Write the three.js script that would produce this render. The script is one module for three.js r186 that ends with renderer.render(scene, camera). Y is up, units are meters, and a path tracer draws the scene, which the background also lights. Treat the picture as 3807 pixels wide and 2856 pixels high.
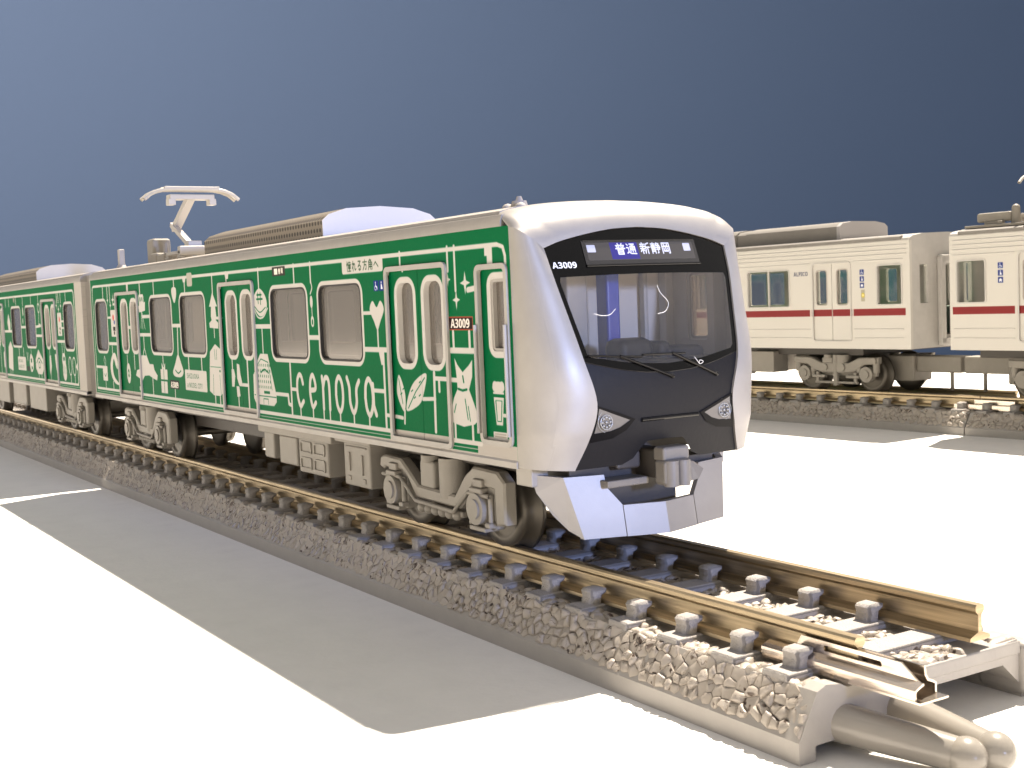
import * as THREE from 'three';
import { mergeGeometries, toCreasedNormals } from 'three/addons/utils/BufferGeometryUtils.js';
import { RoundedBoxGeometry } from 'three/addons/geometries/RoundedBoxGeometry.js';
import { RectAreaLightUniformsLib } from 'three/addons/lights/RectAreaLightUniformsLib.js';

// ---------------------------------------------------------------- camera, light, exposure
const MM = 0.001;                                   // everything below is drawn in millimetres
const scene = new THREE.Scene();
const camera = new THREE.PerspectiveCamera(33.58, 4 / 3, 0.005, 20);
camera.rotation.order = 'YXZ';
camera.position.set(70.32 * MM, 23.7 * MM, 53.33 * MM);
camera.focus = 0.1; camera.userData.fStop = 360;                      // nearly everything sharp, as in the photograph
camera.rotation.set(-0.0671, 1.0121, -0.0404);
const renderer = new THREE.WebGLRenderer({ antialias: true });
renderer.toneMapping = THREE.LinearToneMapping;
renderer.toneMappingExposure = 1;
renderer.shadowMap.enabled = true;
scene.background = new THREE.Color().setRGB(0.55, 0.515, 0.475);     // the even, dim light of the room
const key = new THREE.SpotLight(0xfff2df, 160, 0, 0.42, 0.3, 2);       // hard warm lamp above and behind the trains
key.position.set(-0.78, 3.2, -1.6); key.target.position.set(-0.03, 0, -0.04);
key.castShadow = true; key.shadow.radius = 1.1; key.shadow.mapSize.set(2048, 2048);
key.shadow.camera.near = 1; key.shadow.camera.far = 6;
scene.add(key, key.target);
RectAreaLightUniformsLib.init();
const front = new THREE.SpotLight(0xa4bcff, 0.25, 0, 0.1, 0.4, 2);     // small bluish lamp low in front of the nose
front.position.set(0.25, 0.05, 0.008); front.target.position.set(0, 0.024, 0); front.castShadow = true; front.shadow.radius = 0.5;
front.shadow.camera.near = 0.02; front.shadow.camera.far = 2; scene.add(front, front.target);
const wash = new THREE.SpotLight(0xffe6ca, 8, 0, 0.78, 1, 2);          // dim lamp washing the upper left of the backdrop
wash.position.set(-0.3, 0.62, 0.72); wash.target.position.set(-0.84, 0.34, 0.16); wash.castShadow = true; wash.shadow.radius = 2; scene.add(wash, wash.target);

// ---------------------------------------------------------------- helpers
let seed = 7;
const rnd = () => { seed = (seed * 1664525 + 1013904223) >>> 0; return seed / 4294967296; };
const V = (x, y, z) => new THREE.Vector3(x, y, z);
const rgb = (r, g, b) => new THREE.Color().setRGB(r, g, b);
const names = {};
function numbered(n) { const k = names[n] = (names[n] ?? -1) + 1; return k ? `${n}_${String(k).padStart(3, '0')}` : n; }
const origin = new WeakMap();                       // where a thing stands, in mm: its parts are drawn in its own mm coordinates
function thing(name, label, category, at = [0, 0, 0], { turn = 0, group, local = false } = {}) {
  const o = new THREE.Group(); o.name = numbered(name); scene.add(o);
  o.position.set(at[0] * MM, at[1] * MM, at[2] * MM); o.rotation.y = turn;
  o.userData = { label, category }; if (group) o.userData.group = group;
  origin.set(o, local ? V(0, 0, 0) : V(...at)); return o;
}
function clean(g) {                                  // position, normal, uv only, not indexed
  let n = g.index ? g.toNonIndexed() : g.clone();
  for (const k of Object.keys(n.attributes)) if (!['position', 'normal', 'uv'].includes(k)) n.deleteAttribute(k);
  n.morphAttributes = {};
  if (!n.attributes.normal) n.computeVertexNormals();
  if (!n.attributes.uv || !g.userData.keepUV) planarUV(n);
  return n;
}
function planarUV(n) {                               // uv in centimetres, across the plane that each face lies in
  const p = n.attributes.position, m = n.attributes.normal, uv = new Float32Array(p.count * 2);
  for (let i = 0; i < p.count; i++) {
    const ax = Math.abs(m.getX(i)), ay = Math.abs(m.getY(i)), az = Math.abs(m.getZ(i));
    const [a, b] = ax > ay && ax > az ? [p.getZ(i), p.getY(i)] : ay > az ? [p.getX(i), p.getZ(i)] : [p.getX(i), p.getY(i)];
    uv[2 * i] = a / 10; uv[2 * i + 1] = b / 10;
  }
  n.setAttribute('uv', new THREE.BufferAttribute(uv, 2));
}
function part(name, geos, mat, parent, extra) {
  const list = (Array.isArray(geos) ? geos : [geos]).map(clean);
  const g = list.length > 1 ? mergeGeometries(list) : list[0];
  let top = parent; while (top.parent && top.parent !== scene) top = top.parent;
  const o = origin.get(top) ?? V(0, 0, 0);
  g.translate(-o.x, -o.y, -o.z); g.scale(MM, MM, MM);
  const mesh = new THREE.Mesh(g, mat); mesh.name = name; mesh.castShadow = mesh.receiveShadow = true;
  if (extra) Object.assign(mesh.userData, extra);
  parent.add(mesh); return mesh;
}
function solo(name, label, category, geos, mat, at = [0, 0, 0], opt = {}) {      // a thing that is one mesh
  const holder = new THREE.Group(); scene.add(holder); origin.set(holder, V(...at));
  const m = part(numbered(name), geos, mat, holder); scene.remove(holder); scene.add(m);
  m.position.set(at[0] * MM, at[1] * MM, at[2] * MM);
  m.userData = opt.kind ? { kind: opt.kind, label } : { label, category, ...(opt.group ? { group: opt.group } : {}) };
  return m;
}
const box = (x0, x1, y0, y1, z0, z1, r = 0.12) => {
  const sx = Math.abs(x1 - x0), sy = Math.abs(y1 - y0), sz = Math.abs(z1 - z0), rr = Math.min(r, sx * 0.35, sy * 0.35, sz * 0.35);
  return new RoundedBoxGeometry(sx, sy, sz, 1, rr).translate((x0 + x1) / 2, (y0 + y1) / 2, (z0 + z1) / 2);
};
const shapeOf = (pts) => { const s = new THREE.Shape(); pts.forEach(([a, b], i) => (i ? s.lineTo(a, b) : s.moveTo(a, b))); s.closePath(); return s; };
const rrect = (x0, x1, y0, y1, r, Path = THREE.Shape) => {
  const s = new Path(); r = Math.min(r, (x1 - x0) / 2 - 0.01, (y1 - y0) / 2 - 0.01);
  s.moveTo(x0 + r, y0); s.lineTo(x1 - r, y0); s.quadraticCurveTo(x1, y0, x1, y0 + r); s.lineTo(x1, y1 - r); s.quadraticCurveTo(x1, y1, x1 - r, y1);
  s.lineTo(x0 + r, y1); s.quadraticCurveTo(x0, y1, x0, y1 - r); s.lineTo(x0, y0 + r); s.quadraticCurveTo(x0, y0, x0 + r, y0); return s;
};
const exZ = (shape, z0, z1, bevel = 0) => {          // shape in (x, y) pushed along z
  const b = Math.min(bevel, (z1 - z0) * 0.4);
  return new THREE.ExtrudeGeometry(shape, { depth: z1 - z0 - 2 * b, bevelEnabled: b > 0, bevelSize: b, bevelThickness: b, bevelOffset: -b, bevelSegments: 1, curveSegments: 6 }).translate(0, 0, z0 + b);
};
const exX = (pts, x0, x1, crease = 0.5) => {         // profile of [z, y] pushed along x
  const g = new THREE.ExtrudeGeometry(shapeOf(pts.map(([z, y]) => [-z, y])), { depth: x1 - x0, bevelEnabled: false }).rotateY(Math.PI / 2).translate(x0, 0, 0);
  return toCreasedNormals(g, crease);
};
const frameRing = (x0, x1, y0, y1, r, w, z0, z1) => { const s = rrect(x0 - w, x1 + w, y0 - w, y1 + w, r + w); s.holes.push(rrect(x0, x1, y0, y1, r, THREE.Path)); return exZ(s, z0, z1); };
const tube = (pts, r, seg = 6, n = 0) => new THREE.TubeGeometry(n ? new THREE.CatmullRomCurve3(pts.map((p) => V(...p))) : polyline(pts), n || pts.length * 2, r, seg);
function polyline(pts) { const c = new THREE.CurvePath(); for (let i = 1; i < pts.length; i++) c.add(new THREE.LineCurve3(V(...pts[i - 1]), V(...pts[i]))); return c; }
const rod = (a, b, r, seg = 8) => {
  const A = V(...a), B = V(...b), d = B.clone().sub(A), g = new THREE.CylinderGeometry(r, r, d.length(), seg);
  return g.applyQuaternion(new THREE.Quaternion().setFromUnitVectors(V(0, 1, 0), d.normalize())).translate((A.x + B.x) / 2, (A.y + B.y) / 2, (A.z + B.z) / 2);
};
const beam = (a, b, w, h) => {                        // square bar from a to b
  const A = V(...a), B = V(...b), d = B.clone().sub(A), g = new THREE.BoxGeometry(w, d.length(), h);
  return g.applyQuaternion(new THREE.Quaternion().setFromUnitVectors(V(0, 1, 0), d.normalize())).translate((A.x + B.x) / 2, (A.y + B.y) / 2, (A.z + B.z) / 2);
};
const cylZ = (x, y, z0, z1, r, seg = 20) => new THREE.CylinderGeometry(r, r, z1 - z0, seg).rotateX(Math.PI / 2).translate(x, y, (z0 + z1) / 2);
const cylY = (x, z, y0, y1, r0, r1 = r0, seg = 16) => new THREE.CylinderGeometry(r1, r0, y1 - y0, seg).translate(x, (y0 + y1) / 2, z);
const ball = (x, y, z, r, w = 16) => new THREE.SphereGeometry(r, w, w * 0.7 | 0).translate(x, y, z);
const flipZ = (g) => {                                // mirror across the middle of the car
  const n = clean(g), p = n.attributes.position, m = n.attributes.normal;
  for (let i = 0; i < p.count; i++) { p.setZ(i, -p.getZ(i)); m.setZ(i, -m.getZ(i)); }
  for (const k of ['position', 'normal', 'uv']) { const a = n.attributes[k], s = a.itemSize; for (let i = 0; i < a.count; i += 3) for (let j = 0; j < s; j++) { const t = a.array[(i + 1) * s + j]; a.array[(i + 1) * s + j] = a.array[(i + 2) * s + j]; a.array[(i + 2) * s + j] = t; } }
  n.userData.keepUV = true; return n;
};
function gridSurf(nu, nv, f, uvf) {                   // f(u, v) -> [x, y, z]
  const pos = [], uv = [], idx = [];
  for (let j = 0; j <= nv; j++) for (let i = 0; i <= nu; i++) { const p = f(i / nu, j / nv); pos.push(...p); uv.push(...(uvf ? uvf(p) : [p[0] / 10, p[1] / 10])); }
  for (let j = 0; j < nv; j++) for (let i = 0; i < nu; i++) { const a = j * (nu + 1) + i, b = a + 1, c = a + nu + 1, d = c + 1; idx.push(a, b, d, a, d, c); }
  const g = new THREE.BufferGeometry(); g.setAttribute('position', new THREE.Float32BufferAttribute(pos, 3)); g.setAttribute('uv', new THREE.Float32BufferAttribute(uv, 2));
  g.setIndex(idx); g.computeVertexNormals(); g.userData.keepUV = !!uvf; return g;
}
function prism(pts, back, flat) {                     // a plate: outline of 3D points, its second face moved by back; flat(p) -> 2D for filling
  const n = pts.length, q = pts.map((p) => [p[0] + back[0], p[1] + back[1], p[2] + back[2]]), pos = [];
  const tri = THREE.ShapeUtils.triangulateShape(pts.map((p) => new THREE.Vector2(...flat(p))), []);
  for (const [a, b, c] of tri) { pos.push(...pts[a], ...pts[b], ...pts[c], ...q[a], ...q[c], ...q[b]); }
  for (let i = 0; i < n; i++) { const j = (i + 1) % n; pos.push(...pts[i], ...q[i], ...q[j], ...pts[i], ...q[j], ...pts[j]); }
  const g = new THREE.BufferGeometry(); g.setAttribute('position', new THREE.Float32BufferAttribute(pos, 3)); g.computeVertexNormals(); return g;
}

// ---------------------------------------------------------------- textures
function noiseTexture(size, cells, { octaves = 4, lo = 0, hi = 1, stretch = 1, color, gamma = 1 } = {}) {   // tileable value noise
  const lat = []; let c = cells;
  for (let o = 0; o < octaves; o++) { const cx = Math.max(1, Math.round(c / stretch)); lat.push([cx, c, Float32Array.from({ length: cx * c }, rnd)]); c *= 2; }
  const d = new Uint8Array(size * size * 4), sm = (t) => t * t * (3 - 2 * t);
  for (let y = 0; y < size; y++) for (let x = 0; x < size; x++) {
    let v = 0, a = 0.5, tot = 0;
    for (const [cx, cy, L] of lat) {
      const fx = x / size * cx, fy = y / size * cy, ix = fx | 0, iy = fy | 0, tx = sm(fx - ix), ty = sm(fy - iy), g = (i, j) => L[(j % cy) * cx + (i % cx)];
      v += a * ((g(ix, iy) * (1 - tx) + g(ix + 1, iy) * tx) * (1 - ty) + (g(ix, iy + 1) * (1 - tx) + g(ix + 1, iy + 1) * tx) * ty); tot += a; a *= 0.55;
    }
    v = lo + (hi - lo) * Math.pow(v / tot, gamma);
    const k = (y * size + x) * 4, col = color ? color(v, x, y) : [v, v, v];
    d[k] = Math.max(0, Math.min(255, col[0] * 255)); d[k + 1] = Math.max(0, Math.min(255, col[1] * 255)); d[k + 2] = Math.max(0, Math.min(255, col[2] * 255)); d[k + 3] = 255;
  }
  const t = new THREE.DataTexture(d, size, size); t.wrapS = t.wrapT = THREE.RepeatWrapping; t.magFilter = t.minFilter = THREE.LinearFilter; t.needsUpdate = true; return t;
}
const rep = (t, x, y = x) => { const c = t.clone(); c.repeat.set(x, y); c.needsUpdate = true; return c; };
const grain = noiseTexture(256, 48, { octaves: 3 });
const streak = noiseTexture(256, 64, { octaves: 3, stretch: 24 });
const streakRough = noiseTexture(256, 64, { octaves: 3, stretch: 24, lo: 0.75, hi: 1.25, color: (v) => [1, Math.min(1, v), 1] });
const srgb = (t) => { t.colorSpace = THREE.SRGBColorSpace; return t; };
const brassMap = srgb(noiseTexture(512, 40, { octaves: 4, stretch: 10, color: (v) => { const k = 0.66 + 0.5 * v; return [0.76 * k, 0.7 * k, 0.6 * k]; } }));
const bedBase = noiseTexture(512, 6, { octaves: 5 });
const bedMap = (() => {                               // greige plastic with small dark brown flecks
  const size = 512, fl = noiseTexture(size, 40, { octaves: 3 }), big = noiseTexture(size, 8, { octaves: 3 }), d = new Uint8Array(size * size * 4);
  for (let i = 0; i < size * size; i++) {
    const a = fl.image.data[4 * i] / 255, b = big.image.data[4 * i] / 255, n = bedBase.image.data[4 * i] / 255;
    let f = Math.min(1, Math.max(0, (a - 0.605) * 16)) * Math.min(1, Math.max(0, (b - 0.43) * 8));
    const k = 0.95 + 0.12 * (n - 0.5);
    d[4 * i] = 255 * (0.705 * k * (1 - f) + 0.2 * f); d[4 * i + 1] = 255 * (0.675 * k * (1 - f) + 0.14 * f); d[4 * i + 2] = 255 * (0.64 * k * (1 - f) + 0.1 * f); d[4 * i + 3] = 255;
  }
  const t = new THREE.DataTexture(d, size, size); t.wrapS = t.wrapT = THREE.RepeatWrapping; t.magFilter = t.minFilter = THREE.LinearFilter; t.needsUpdate = true; return srgb(t);
})();
const paperMap = srgb(noiseTexture(512, 10, { octaves: 5, color: (v) => { const k = 0.925 + 0.03 * (v - 0.5); return [k, k * 0.992, k * 0.98]; } }));
const plasticTint = srgb(noiseTexture(256, 10, { octaves: 4, color: (v) => { const k = 0.95 + 0.07 * (v - 0.5); return [k, k, k]; } }));

// ---------------------------------------------------------------- materials
const std = (c, o) => new THREE.MeshStandardMaterial({ color: c, ...o });
const phy = (c, o) => new THREE.MeshPhysicalMaterial({ color: c, ...o });
const grainBump = (mm) => ({ bumpMap: rep(grain, 1), bumpScale: mm * MM * 0.4 });
const M = {
  paper: std(0xffffff, { map: rep(paperMap, 0.5), roughness: 0.85, bumpMap: rep(grain, 0.6), bumpScale: 0.00002 }),
  board: std(rgb(0.054, 0.094, 0.192), { roughness: 0.9, bumpMap: rep(grain, 0.05), bumpScale: 0.0001 }),
  silver: phy(rgb(0.36, 0.338, 0.312), { map: rep(plasticTint, 0.6), metalness: 0.35, roughness: 0.47, bumpMap: rep(grain, 3), bumpScale: 0.000004, clearcoat: 0.08, clearcoatRoughness: 0.3 }),
  greige: std(rgb(0.41, 0.385, 0.355), { map: rep(plasticTint, 0.7), roughness: 0.5, metalness: 0.1, ...grainBump(0.02) }),
  cant: std(rgb(0.29, 0.272, 0.253), { map: rep(plasticTint, 0.7), roughness: 0.5, ...grainBump(0.03) }),
  roof: std(rgb(0.36, 0.33, 0.3), { map: rep(plasticTint, 0.7), roughness: 0.6, ...grainBump(0.03) }),
  grey: std(rgb(0.29, 0.265, 0.228), { map: rep(plasticTint, 0.9), roughness: 0.5, ...grainBump(0.025) }),
  coupler: std(rgb(0.19, 0.172, 0.15), { map: rep(plasticTint, 0.9), roughness: 0.4, ...grainBump(0.02) }),
  darkGrey: std(rgb(0.06, 0.052, 0.045), { roughness: 0.5, ...grainBump(0.02) }),
  wheel: std(rgb(0.1, 0.088, 0.072), { roughness: 0.4, metalness: 0.5 }),
  black: phy(rgb(0.006, 0.006, 0.008), { roughness: 0.5, specularIntensity: 0.45, ...grainBump(0.02) }),
  gloss: phy(rgb(0.004, 0.004, 0.005), { roughness: 0.1, specularIntensity: 0.8 }),
  bezel: phy(rgb(0.004, 0.004, 0.005), { roughness: 0.3, specularIntensity: 0.2 }),
  rubber: std(rgb(0.02, 0.018, 0.017), { roughness: 0.6 }),
  glass: phy(0xffffff, { color: rgb(0.9, 0.86, 0.8), transmission: 0.965, thickness: 0, roughness: 0.02, ior: 1.5 }),
  smoky: phy(0xffffff, { color: rgb(0.62, 0.575, 0.53), transmission: 0.84, thickness: 0, roughness: 0.12, ior: 1.5 }),
  clear: phy(0xffffff, { color: rgb(0.95, 0.955, 0.94), transmission: 1, thickness: 0, roughness: 0.04, ior: 1.5 }),
  bed: std(rgb(0.95, 0.93, 0.91), { map: rep(bedMap, 0.7), roughness: 0.42, ...grainBump(0.02) }),
  bedPlain: std(rgb(0.4, 0.375, 0.35), { map: rep(plasticTint, 0.7), roughness: 0.42, ...grainBump(0.02) }),
  tie: std(rgb(0.39, 0.365, 0.345), { map: rep(plasticTint, 1.3), roughness: 0.75, bumpMap: rep(grain, 3), bumpScale: 0.00006 }),
  brass: std(rgb(1, 0.97, 0.9), { map: rep(brassMap, 0.35, 1.2), metalness: 0.9, roughness: 0.36, roughnessMap: rep(streakRough, 0.35, 1), bumpMap: rep(streak, 0.4, 2), bumpScale: 0.00001 }),
  steel: std(rgb(0.72, 0.64, 0.56), { metalness: 1, roughness: 0.24, bumpMap: rep(streak, 1, 1), bumpScale: 0.000015 }),
  pin: phy(rgb(0.33, 0.305, 0.27), { roughness: 0.26, clearcoat: 0.4, clearcoatRoughness: 0.15, map: rep(plasticTint, 0.6) }),
  acEnd: std(rgb(0.63, 0.62, 0.61), { roughness: 0.5, ...grainBump(0.015) }),
  panto: std(rgb(0.5, 0.47, 0.43), { roughness: 0.42, metalness: 0.2 }),
  blue: phy(rgb(0.012, 0.035, 0.3), { roughness: 0.3, clearcoat: 0.5 }),
  seat: std(rgb(0.4, 0.365, 0.33), { roughness: 0.6 }),
  lens: phy(rgb(0.13, 0.12, 0.108), { roughness: 0.35, metalness: 0.2, clearcoat: 0.15 }),
  led: std(rgb(0.34, 0.34, 0.33), { roughness: 0.25, metalness: 0.3 }),
  white: std(rgb(0.6, 0.575, 0.545), { map: rep(plasticTint, 0.8), roughness: 0.42, metalness: 0.1, ...grainBump(0.015) }),
  roofDark: std(rgb(0.2, 0.185, 0.17), { map: rep(plasticTint, 0.7), roughness: 0.6, ...grainBump(0.03) }),
  lint: std(rgb(0.85, 0.83, 0.78), { roughness: 0.8 }),
};

// ---------------------------------------------------------------- printed sides
function canvas(w, h) { const c = document.createElement('canvas'); c.width = w; c.height = h; return c; }
function pen(x0, x1, y0, y1, w) {                     // a canvas drawn on in mm
  const s = w / (x1 - x0), h = Math.round((y1 - y0) * s), c = canvas(w, h), k = c.getContext('2d');
  const X = (x) => (x - x0) * s, Y = (y) => (y1 - y) * s;
  k.lineCap = 'round'; k.lineJoin = 'round';
  const P = {
    c, k, X, Y, s, uv: (p) => [(p[0] - x0) / (x1 - x0), (p[1] - y0) / (y1 - y0)],
    col(v) { k.fillStyle = k.strokeStyle = v; return P; },
    rect(a, b, d, e) { k.fillRect(X(a), Y(e), (b - a) * s, (e - d) * s); return P; },
    rr(a, b, d, e, r) { k.beginPath(); k.roundRect(X(a), Y(e), (b - a) * s, (e - d) * s, r * s); k.fill(); return P; },
    line(pts, wd = 0.3) { k.lineWidth = wd * s; k.beginPath(); pts.forEach(([a, b], i) => (i ? k.lineTo(X(a), Y(b)) : k.moveTo(X(a), Y(b)))); k.stroke(); return P; },
    poly(pts) { k.beginPath(); pts.forEach(([a, b], i) => (i ? k.lineTo(X(a), Y(b)) : k.moveTo(X(a), Y(b)))); k.closePath(); k.fill(); return P; },
    curve(pts, wd, fill) {                            // smooth line through points
      k.lineWidth = wd * s; k.beginPath(); const v = new THREE.CatmullRomCurve3(pts.map(([a, b]) => V(a, b, 0)), !!fill, 'catmullrom', 0.5).getPoints(pts.length * 8);
      v.forEach((p, i) => (i ? k.lineTo(X(p.x), Y(p.y)) : k.moveTo(X(p.x), Y(p.y)))); if (fill) k.fill(); else k.stroke(); return P;
    },
    oval(a, b, rx, ry, fill = true, wd = 0.2) { k.lineWidth = wd * s; k.beginPath(); k.ellipse(X(a), Y(b), rx * s, ry * s, 0, 0, 7); if (fill) k.fill(); else k.stroke(); return P; },
    text(t, a, b, size, font = 'bold', align = 'left', stretch = 1) { k.save(); k.font = `${font} ${size * s}px sans-serif`; k.textAlign = align; k.translate(X(a), Y(b)); k.scale(stretch, 1); k.fillText(t, 0, 0); k.restore(); return P; },
    glyph(strokes, a, b, w2, h2, wd) { for (const st of strokes) P.line(st.map(([u, v]) => [a + u / 10 * w2, b + (10 - v) / 10 * h2]), wd); return P; },
    tex() { const t = new THREE.CanvasTexture(c); t.colorSpace = THREE.SRGBColorSpace; t.magFilter = THREE.LinearFilter; return t; },
  };
  return P;
}
const G = {                                           // brush strokes of the characters, on a 10 x 10 square, y down
  fu: [[[3, 0.3], [3.8, 1.5]], [[7, 0.3], [6.2, 1.5]], [[1, 2], [9, 2]], [[3.8, 2], [3.8, 4.6]], [[6.2, 2], [6.2, 4.6]], [[1.6, 2.7], [2.4, 4]], [[8.4, 2.7], [7.6, 4]], [[0.5, 4.7], [9.5, 4.7]], [[2.4, 6], [7.6, 6], [7.6, 9.7], [2.4, 9.7], [2.4, 6]], [[2.4, 7.8], [7.6, 7.8]]],
  tsu: [[[1, 0.8], [2, 1.8]], [[0.5, 4], [2.3, 4], [2.3, 7.6], [0.6, 9]], [[2.3, 7.8], [4, 9.3], [9.6, 9.5]], [[4, 0.8], [8.6, 0.8], [6.6, 2.1]], [[5.2, 1.4], [6.8, 2.4]], [[4.2, 7.8], [4.2, 2.9], [8.9, 2.9], [8.9, 7.8]], [[4.2, 4.4], [8.9, 4.4]], [[4.2, 5.9], [8.9, 5.9]], [[6.5, 2.9], [6.5, 7.8]]],
  shin: [[[2.6, 0], [2.6, 1.2]], [[0.6, 1.4], [4.8, 1.4]], [[1.6, 2], [1.9, 3]], [[3.8, 2], [3.4, 3]], [[0.3, 3.4], [5, 3.4]], [[0.5, 5.3], [4.8, 5.3]], [[2.7, 3.5], [2.7, 9.8]], [[2.5, 5.6], [0.5, 8]], [[2.9, 5.8], [4.6, 7.4]], [[9.2, 0.4], [6, 1.5], [6, 6.5], [5.2, 9.6]], [[6, 4.2], [9.8, 4.2]], [[8, 4.2], [8, 9.8]]],
  shizu: [[[0.5, 1.2], [4.8, 1.2]], [[0.9, 2.6], [4.5, 2.6]], [[0.2, 4], [5, 4]], [[2.7, 0.2], [2.7, 4]], [[1, 9.8], [1, 5.2], [4.4, 5.2], [4.4, 9.8]], [[1, 6.6], [4.4, 6.6]], [[1, 8], [4.4, 8]], [[6.8, 0.2], [5.6, 2.2]], [[6.6, 1], [8.8, 1], [8, 2.4]], [[5.8, 2.6], [9.2, 2.6], [9.2, 6.2], [5.8, 6.2]], [[5.2, 4.4], [9.9, 4.4]], [[7.5, 2.6], [7.5, 9.2], [6.6, 9.4]]],
  oka: [[[1, 9.8], [1, 0.6], [9, 0.6], [9, 9.6], [8, 9.7]], [[3, 1.6], [3.6, 2.8]], [[7, 1.6], [6.4, 2.8]], [[2.2, 3.6], [7.8, 3.6]], [[5, 3.6], [5, 7.8]], [[2.8, 5.2], [2.8, 7.9], [7.2, 7.9]], [[7.2, 5.2], [7.2, 8]]],
  ako: [[[1.6, 0.4], [1.6, 9.7]], [[0.5, 2.6], [0.8, 4.2]], [[2.6, 2.2], [2.9, 3.6]], [[6.4, 0.2], [6.4, 1.4]], [[3.8, 1.6], [9.2, 1.6]], [[3.5, 3.4], [9.6, 3.4]], [[4.4, 4.4], [8.7, 4.4], [8.7, 7.2], [4.4, 7.2], [4.4, 4.4]], [[4.4, 5.8], [8.7, 5.8]], [[6.5, 4.4], [6.5, 9.5]], [[3.6, 9.5], [9.6, 9.5]]],
  re: [[[3, 0.5], [3, 9.6]], [[1, 3], [4.4, 2.8], [1, 7.4]], [[3.2, 4.6], [6, 2.6], [7, 4], [6.6, 8], [7.6, 9], [9.4, 7.8]]],
  ru: [[[2.4, 1], [7.6, 1], [2, 6.2], [5.4, 4.6], [8, 6], [7.4, 8.8], [5, 9.5], [3.6, 8.6], [5.4, 7.8]]],
  kata: [[[5, 0.2], [5, 1.8]], [[0.6, 2.2], [9.4, 2.2]], [[4.4, 2.4], [3.6, 6.4], [1, 9.6]], [[4.2, 4.8], [8, 4.8], [7.6, 9.2], [6, 9]]],
  kado: [[[4, 0.2], [1.4, 2.6]], [[3.6, 1], [6.8, 1], [5.6, 2.6]], [[1.8, 3], [1.8, 7], [0.6, 9.7]], [[1.8, 3], [8.6, 3], [8.6, 9.4], [7.4, 9.5]], [[1.8, 5], [8.6, 5]], [[1.8, 7], [8.6, 7]], [[5.2, 3], [5.2, 9.4]]],
  he: [[[0.8, 6], [4, 3], [9.4, 7.6]]],
};
const GREEN = '#005e36', PALE = '#c1bdb8', BASE = '#aea8a1';
const texNoise = (P, n, a, w, h) => { for (let i = 0; i < n; i++) { P.k.fillStyle = rnd() < 0.5 ? `rgba(0,30,10,${a})` : `rgba(30,120,75,${a * 1.3})`; P.k.fillRect(rnd() * w, rnd() * h, 1 + rnd() * 3, 1); } };
function greenGround(P, xa, xb, doors, lowFrom) {
  P.col(BASE).rect(xa - 5, xb + 5, 0, 40);
  P.col(GREEN).rect(xa, xb, 13.15, 28.55);
  texNoise(P, 9000, 0.1, P.c.width, P.c.height);
  P.col(BASE); for (const [a, b] of doors) P.rect(a - 0.5, b + 0.5, 12, 13.95);
}
const heart = (P, x, y, w, h) => P.curve([[x, y + 0.28 * h], [x + 0.28 * w, y + 0.5 * h], [x + 0.5 * w, y + 0.2 * h], [x + 0.22 * w, y - 0.22 * h], [x, y - 0.5 * h], [x - 0.22 * w, y - 0.22 * h], [x - 0.5 * w, y + 0.2 * h], [x - 0.28 * w, y + 0.5 * h]], 0, true);
const star = (P, x, y, w, h) => P.poly([[x, y + h], [x + 0.22 * w, y + 0.2 * h], [x + w, y], [x + 0.22 * w, y - 0.2 * h], [x, y - h], [x - 0.22 * w, y - 0.2 * h], [x - w, y], [x - 0.22 * w, y + 0.2 * h]]);
function wheelchair(P, x, y, s) {                      // blue access sign, left lower corner x, y
  P.col('#1c2f78').rr(x, x + s, y, y + s, s * 0.08).col('#e8e8ee').oval(x + 0.42 * s, y + 0.82 * s, 0.08 * s, 0.09 * s);
  P.line([[x + 0.42 * s, y + 0.7 * s], [x + 0.44 * s, y + 0.42 * s], [x + 0.68 * s, y + 0.42 * s], [x + 0.8 * s, y + 0.15 * s]], 0.09 * s).oval(x + 0.42 * s, y + 0.3 * s, 0.2 * s, 0.2 * s, false, 0.07 * s);
}
function seatSign(P, x, y, s) { P.col('#1c2f78').rr(x, x + s, y, y + s, s * 0.08).col('#e8e8ee').oval(x + 0.5 * s, y + 0.8 * s, 0.1 * s, 0.1 * s).poly([[x + 0.36 * s, y + 0.15 * s], [x + 0.42 * s, y + 0.66 * s], [x + 0.58 * s, y + 0.66 * s], [x + 0.78 * s, y + 0.15 * s]]); }
function pramSign(P, x, y, s) { P.col('#1c2f78').rr(x, x + s, y, y + s, s * 0.08).col('#e8e8ee').poly([[x + 0.18 * s, y + 0.5 * s], [x + 0.5 * s, y + 0.8 * s], [x + 0.82 * s, y + 0.48 * s], [x + 0.7 * s, y + 0.28 * s], [x + 0.3 * s, y + 0.28 * s]]).oval(x + 0.34 * s, y + 0.2 * s, 0.08 * s, 0.08 * s).oval(x + 0.66 * s, y + 0.2 * s, 0.08 * s, 0.08 * s); }
const white = (P) => P.col(PALE);
const surround = (P, a, b, d, e, r, w) => white(P).rr(a - w, b + w, d - w, e + w, r + w);

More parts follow.
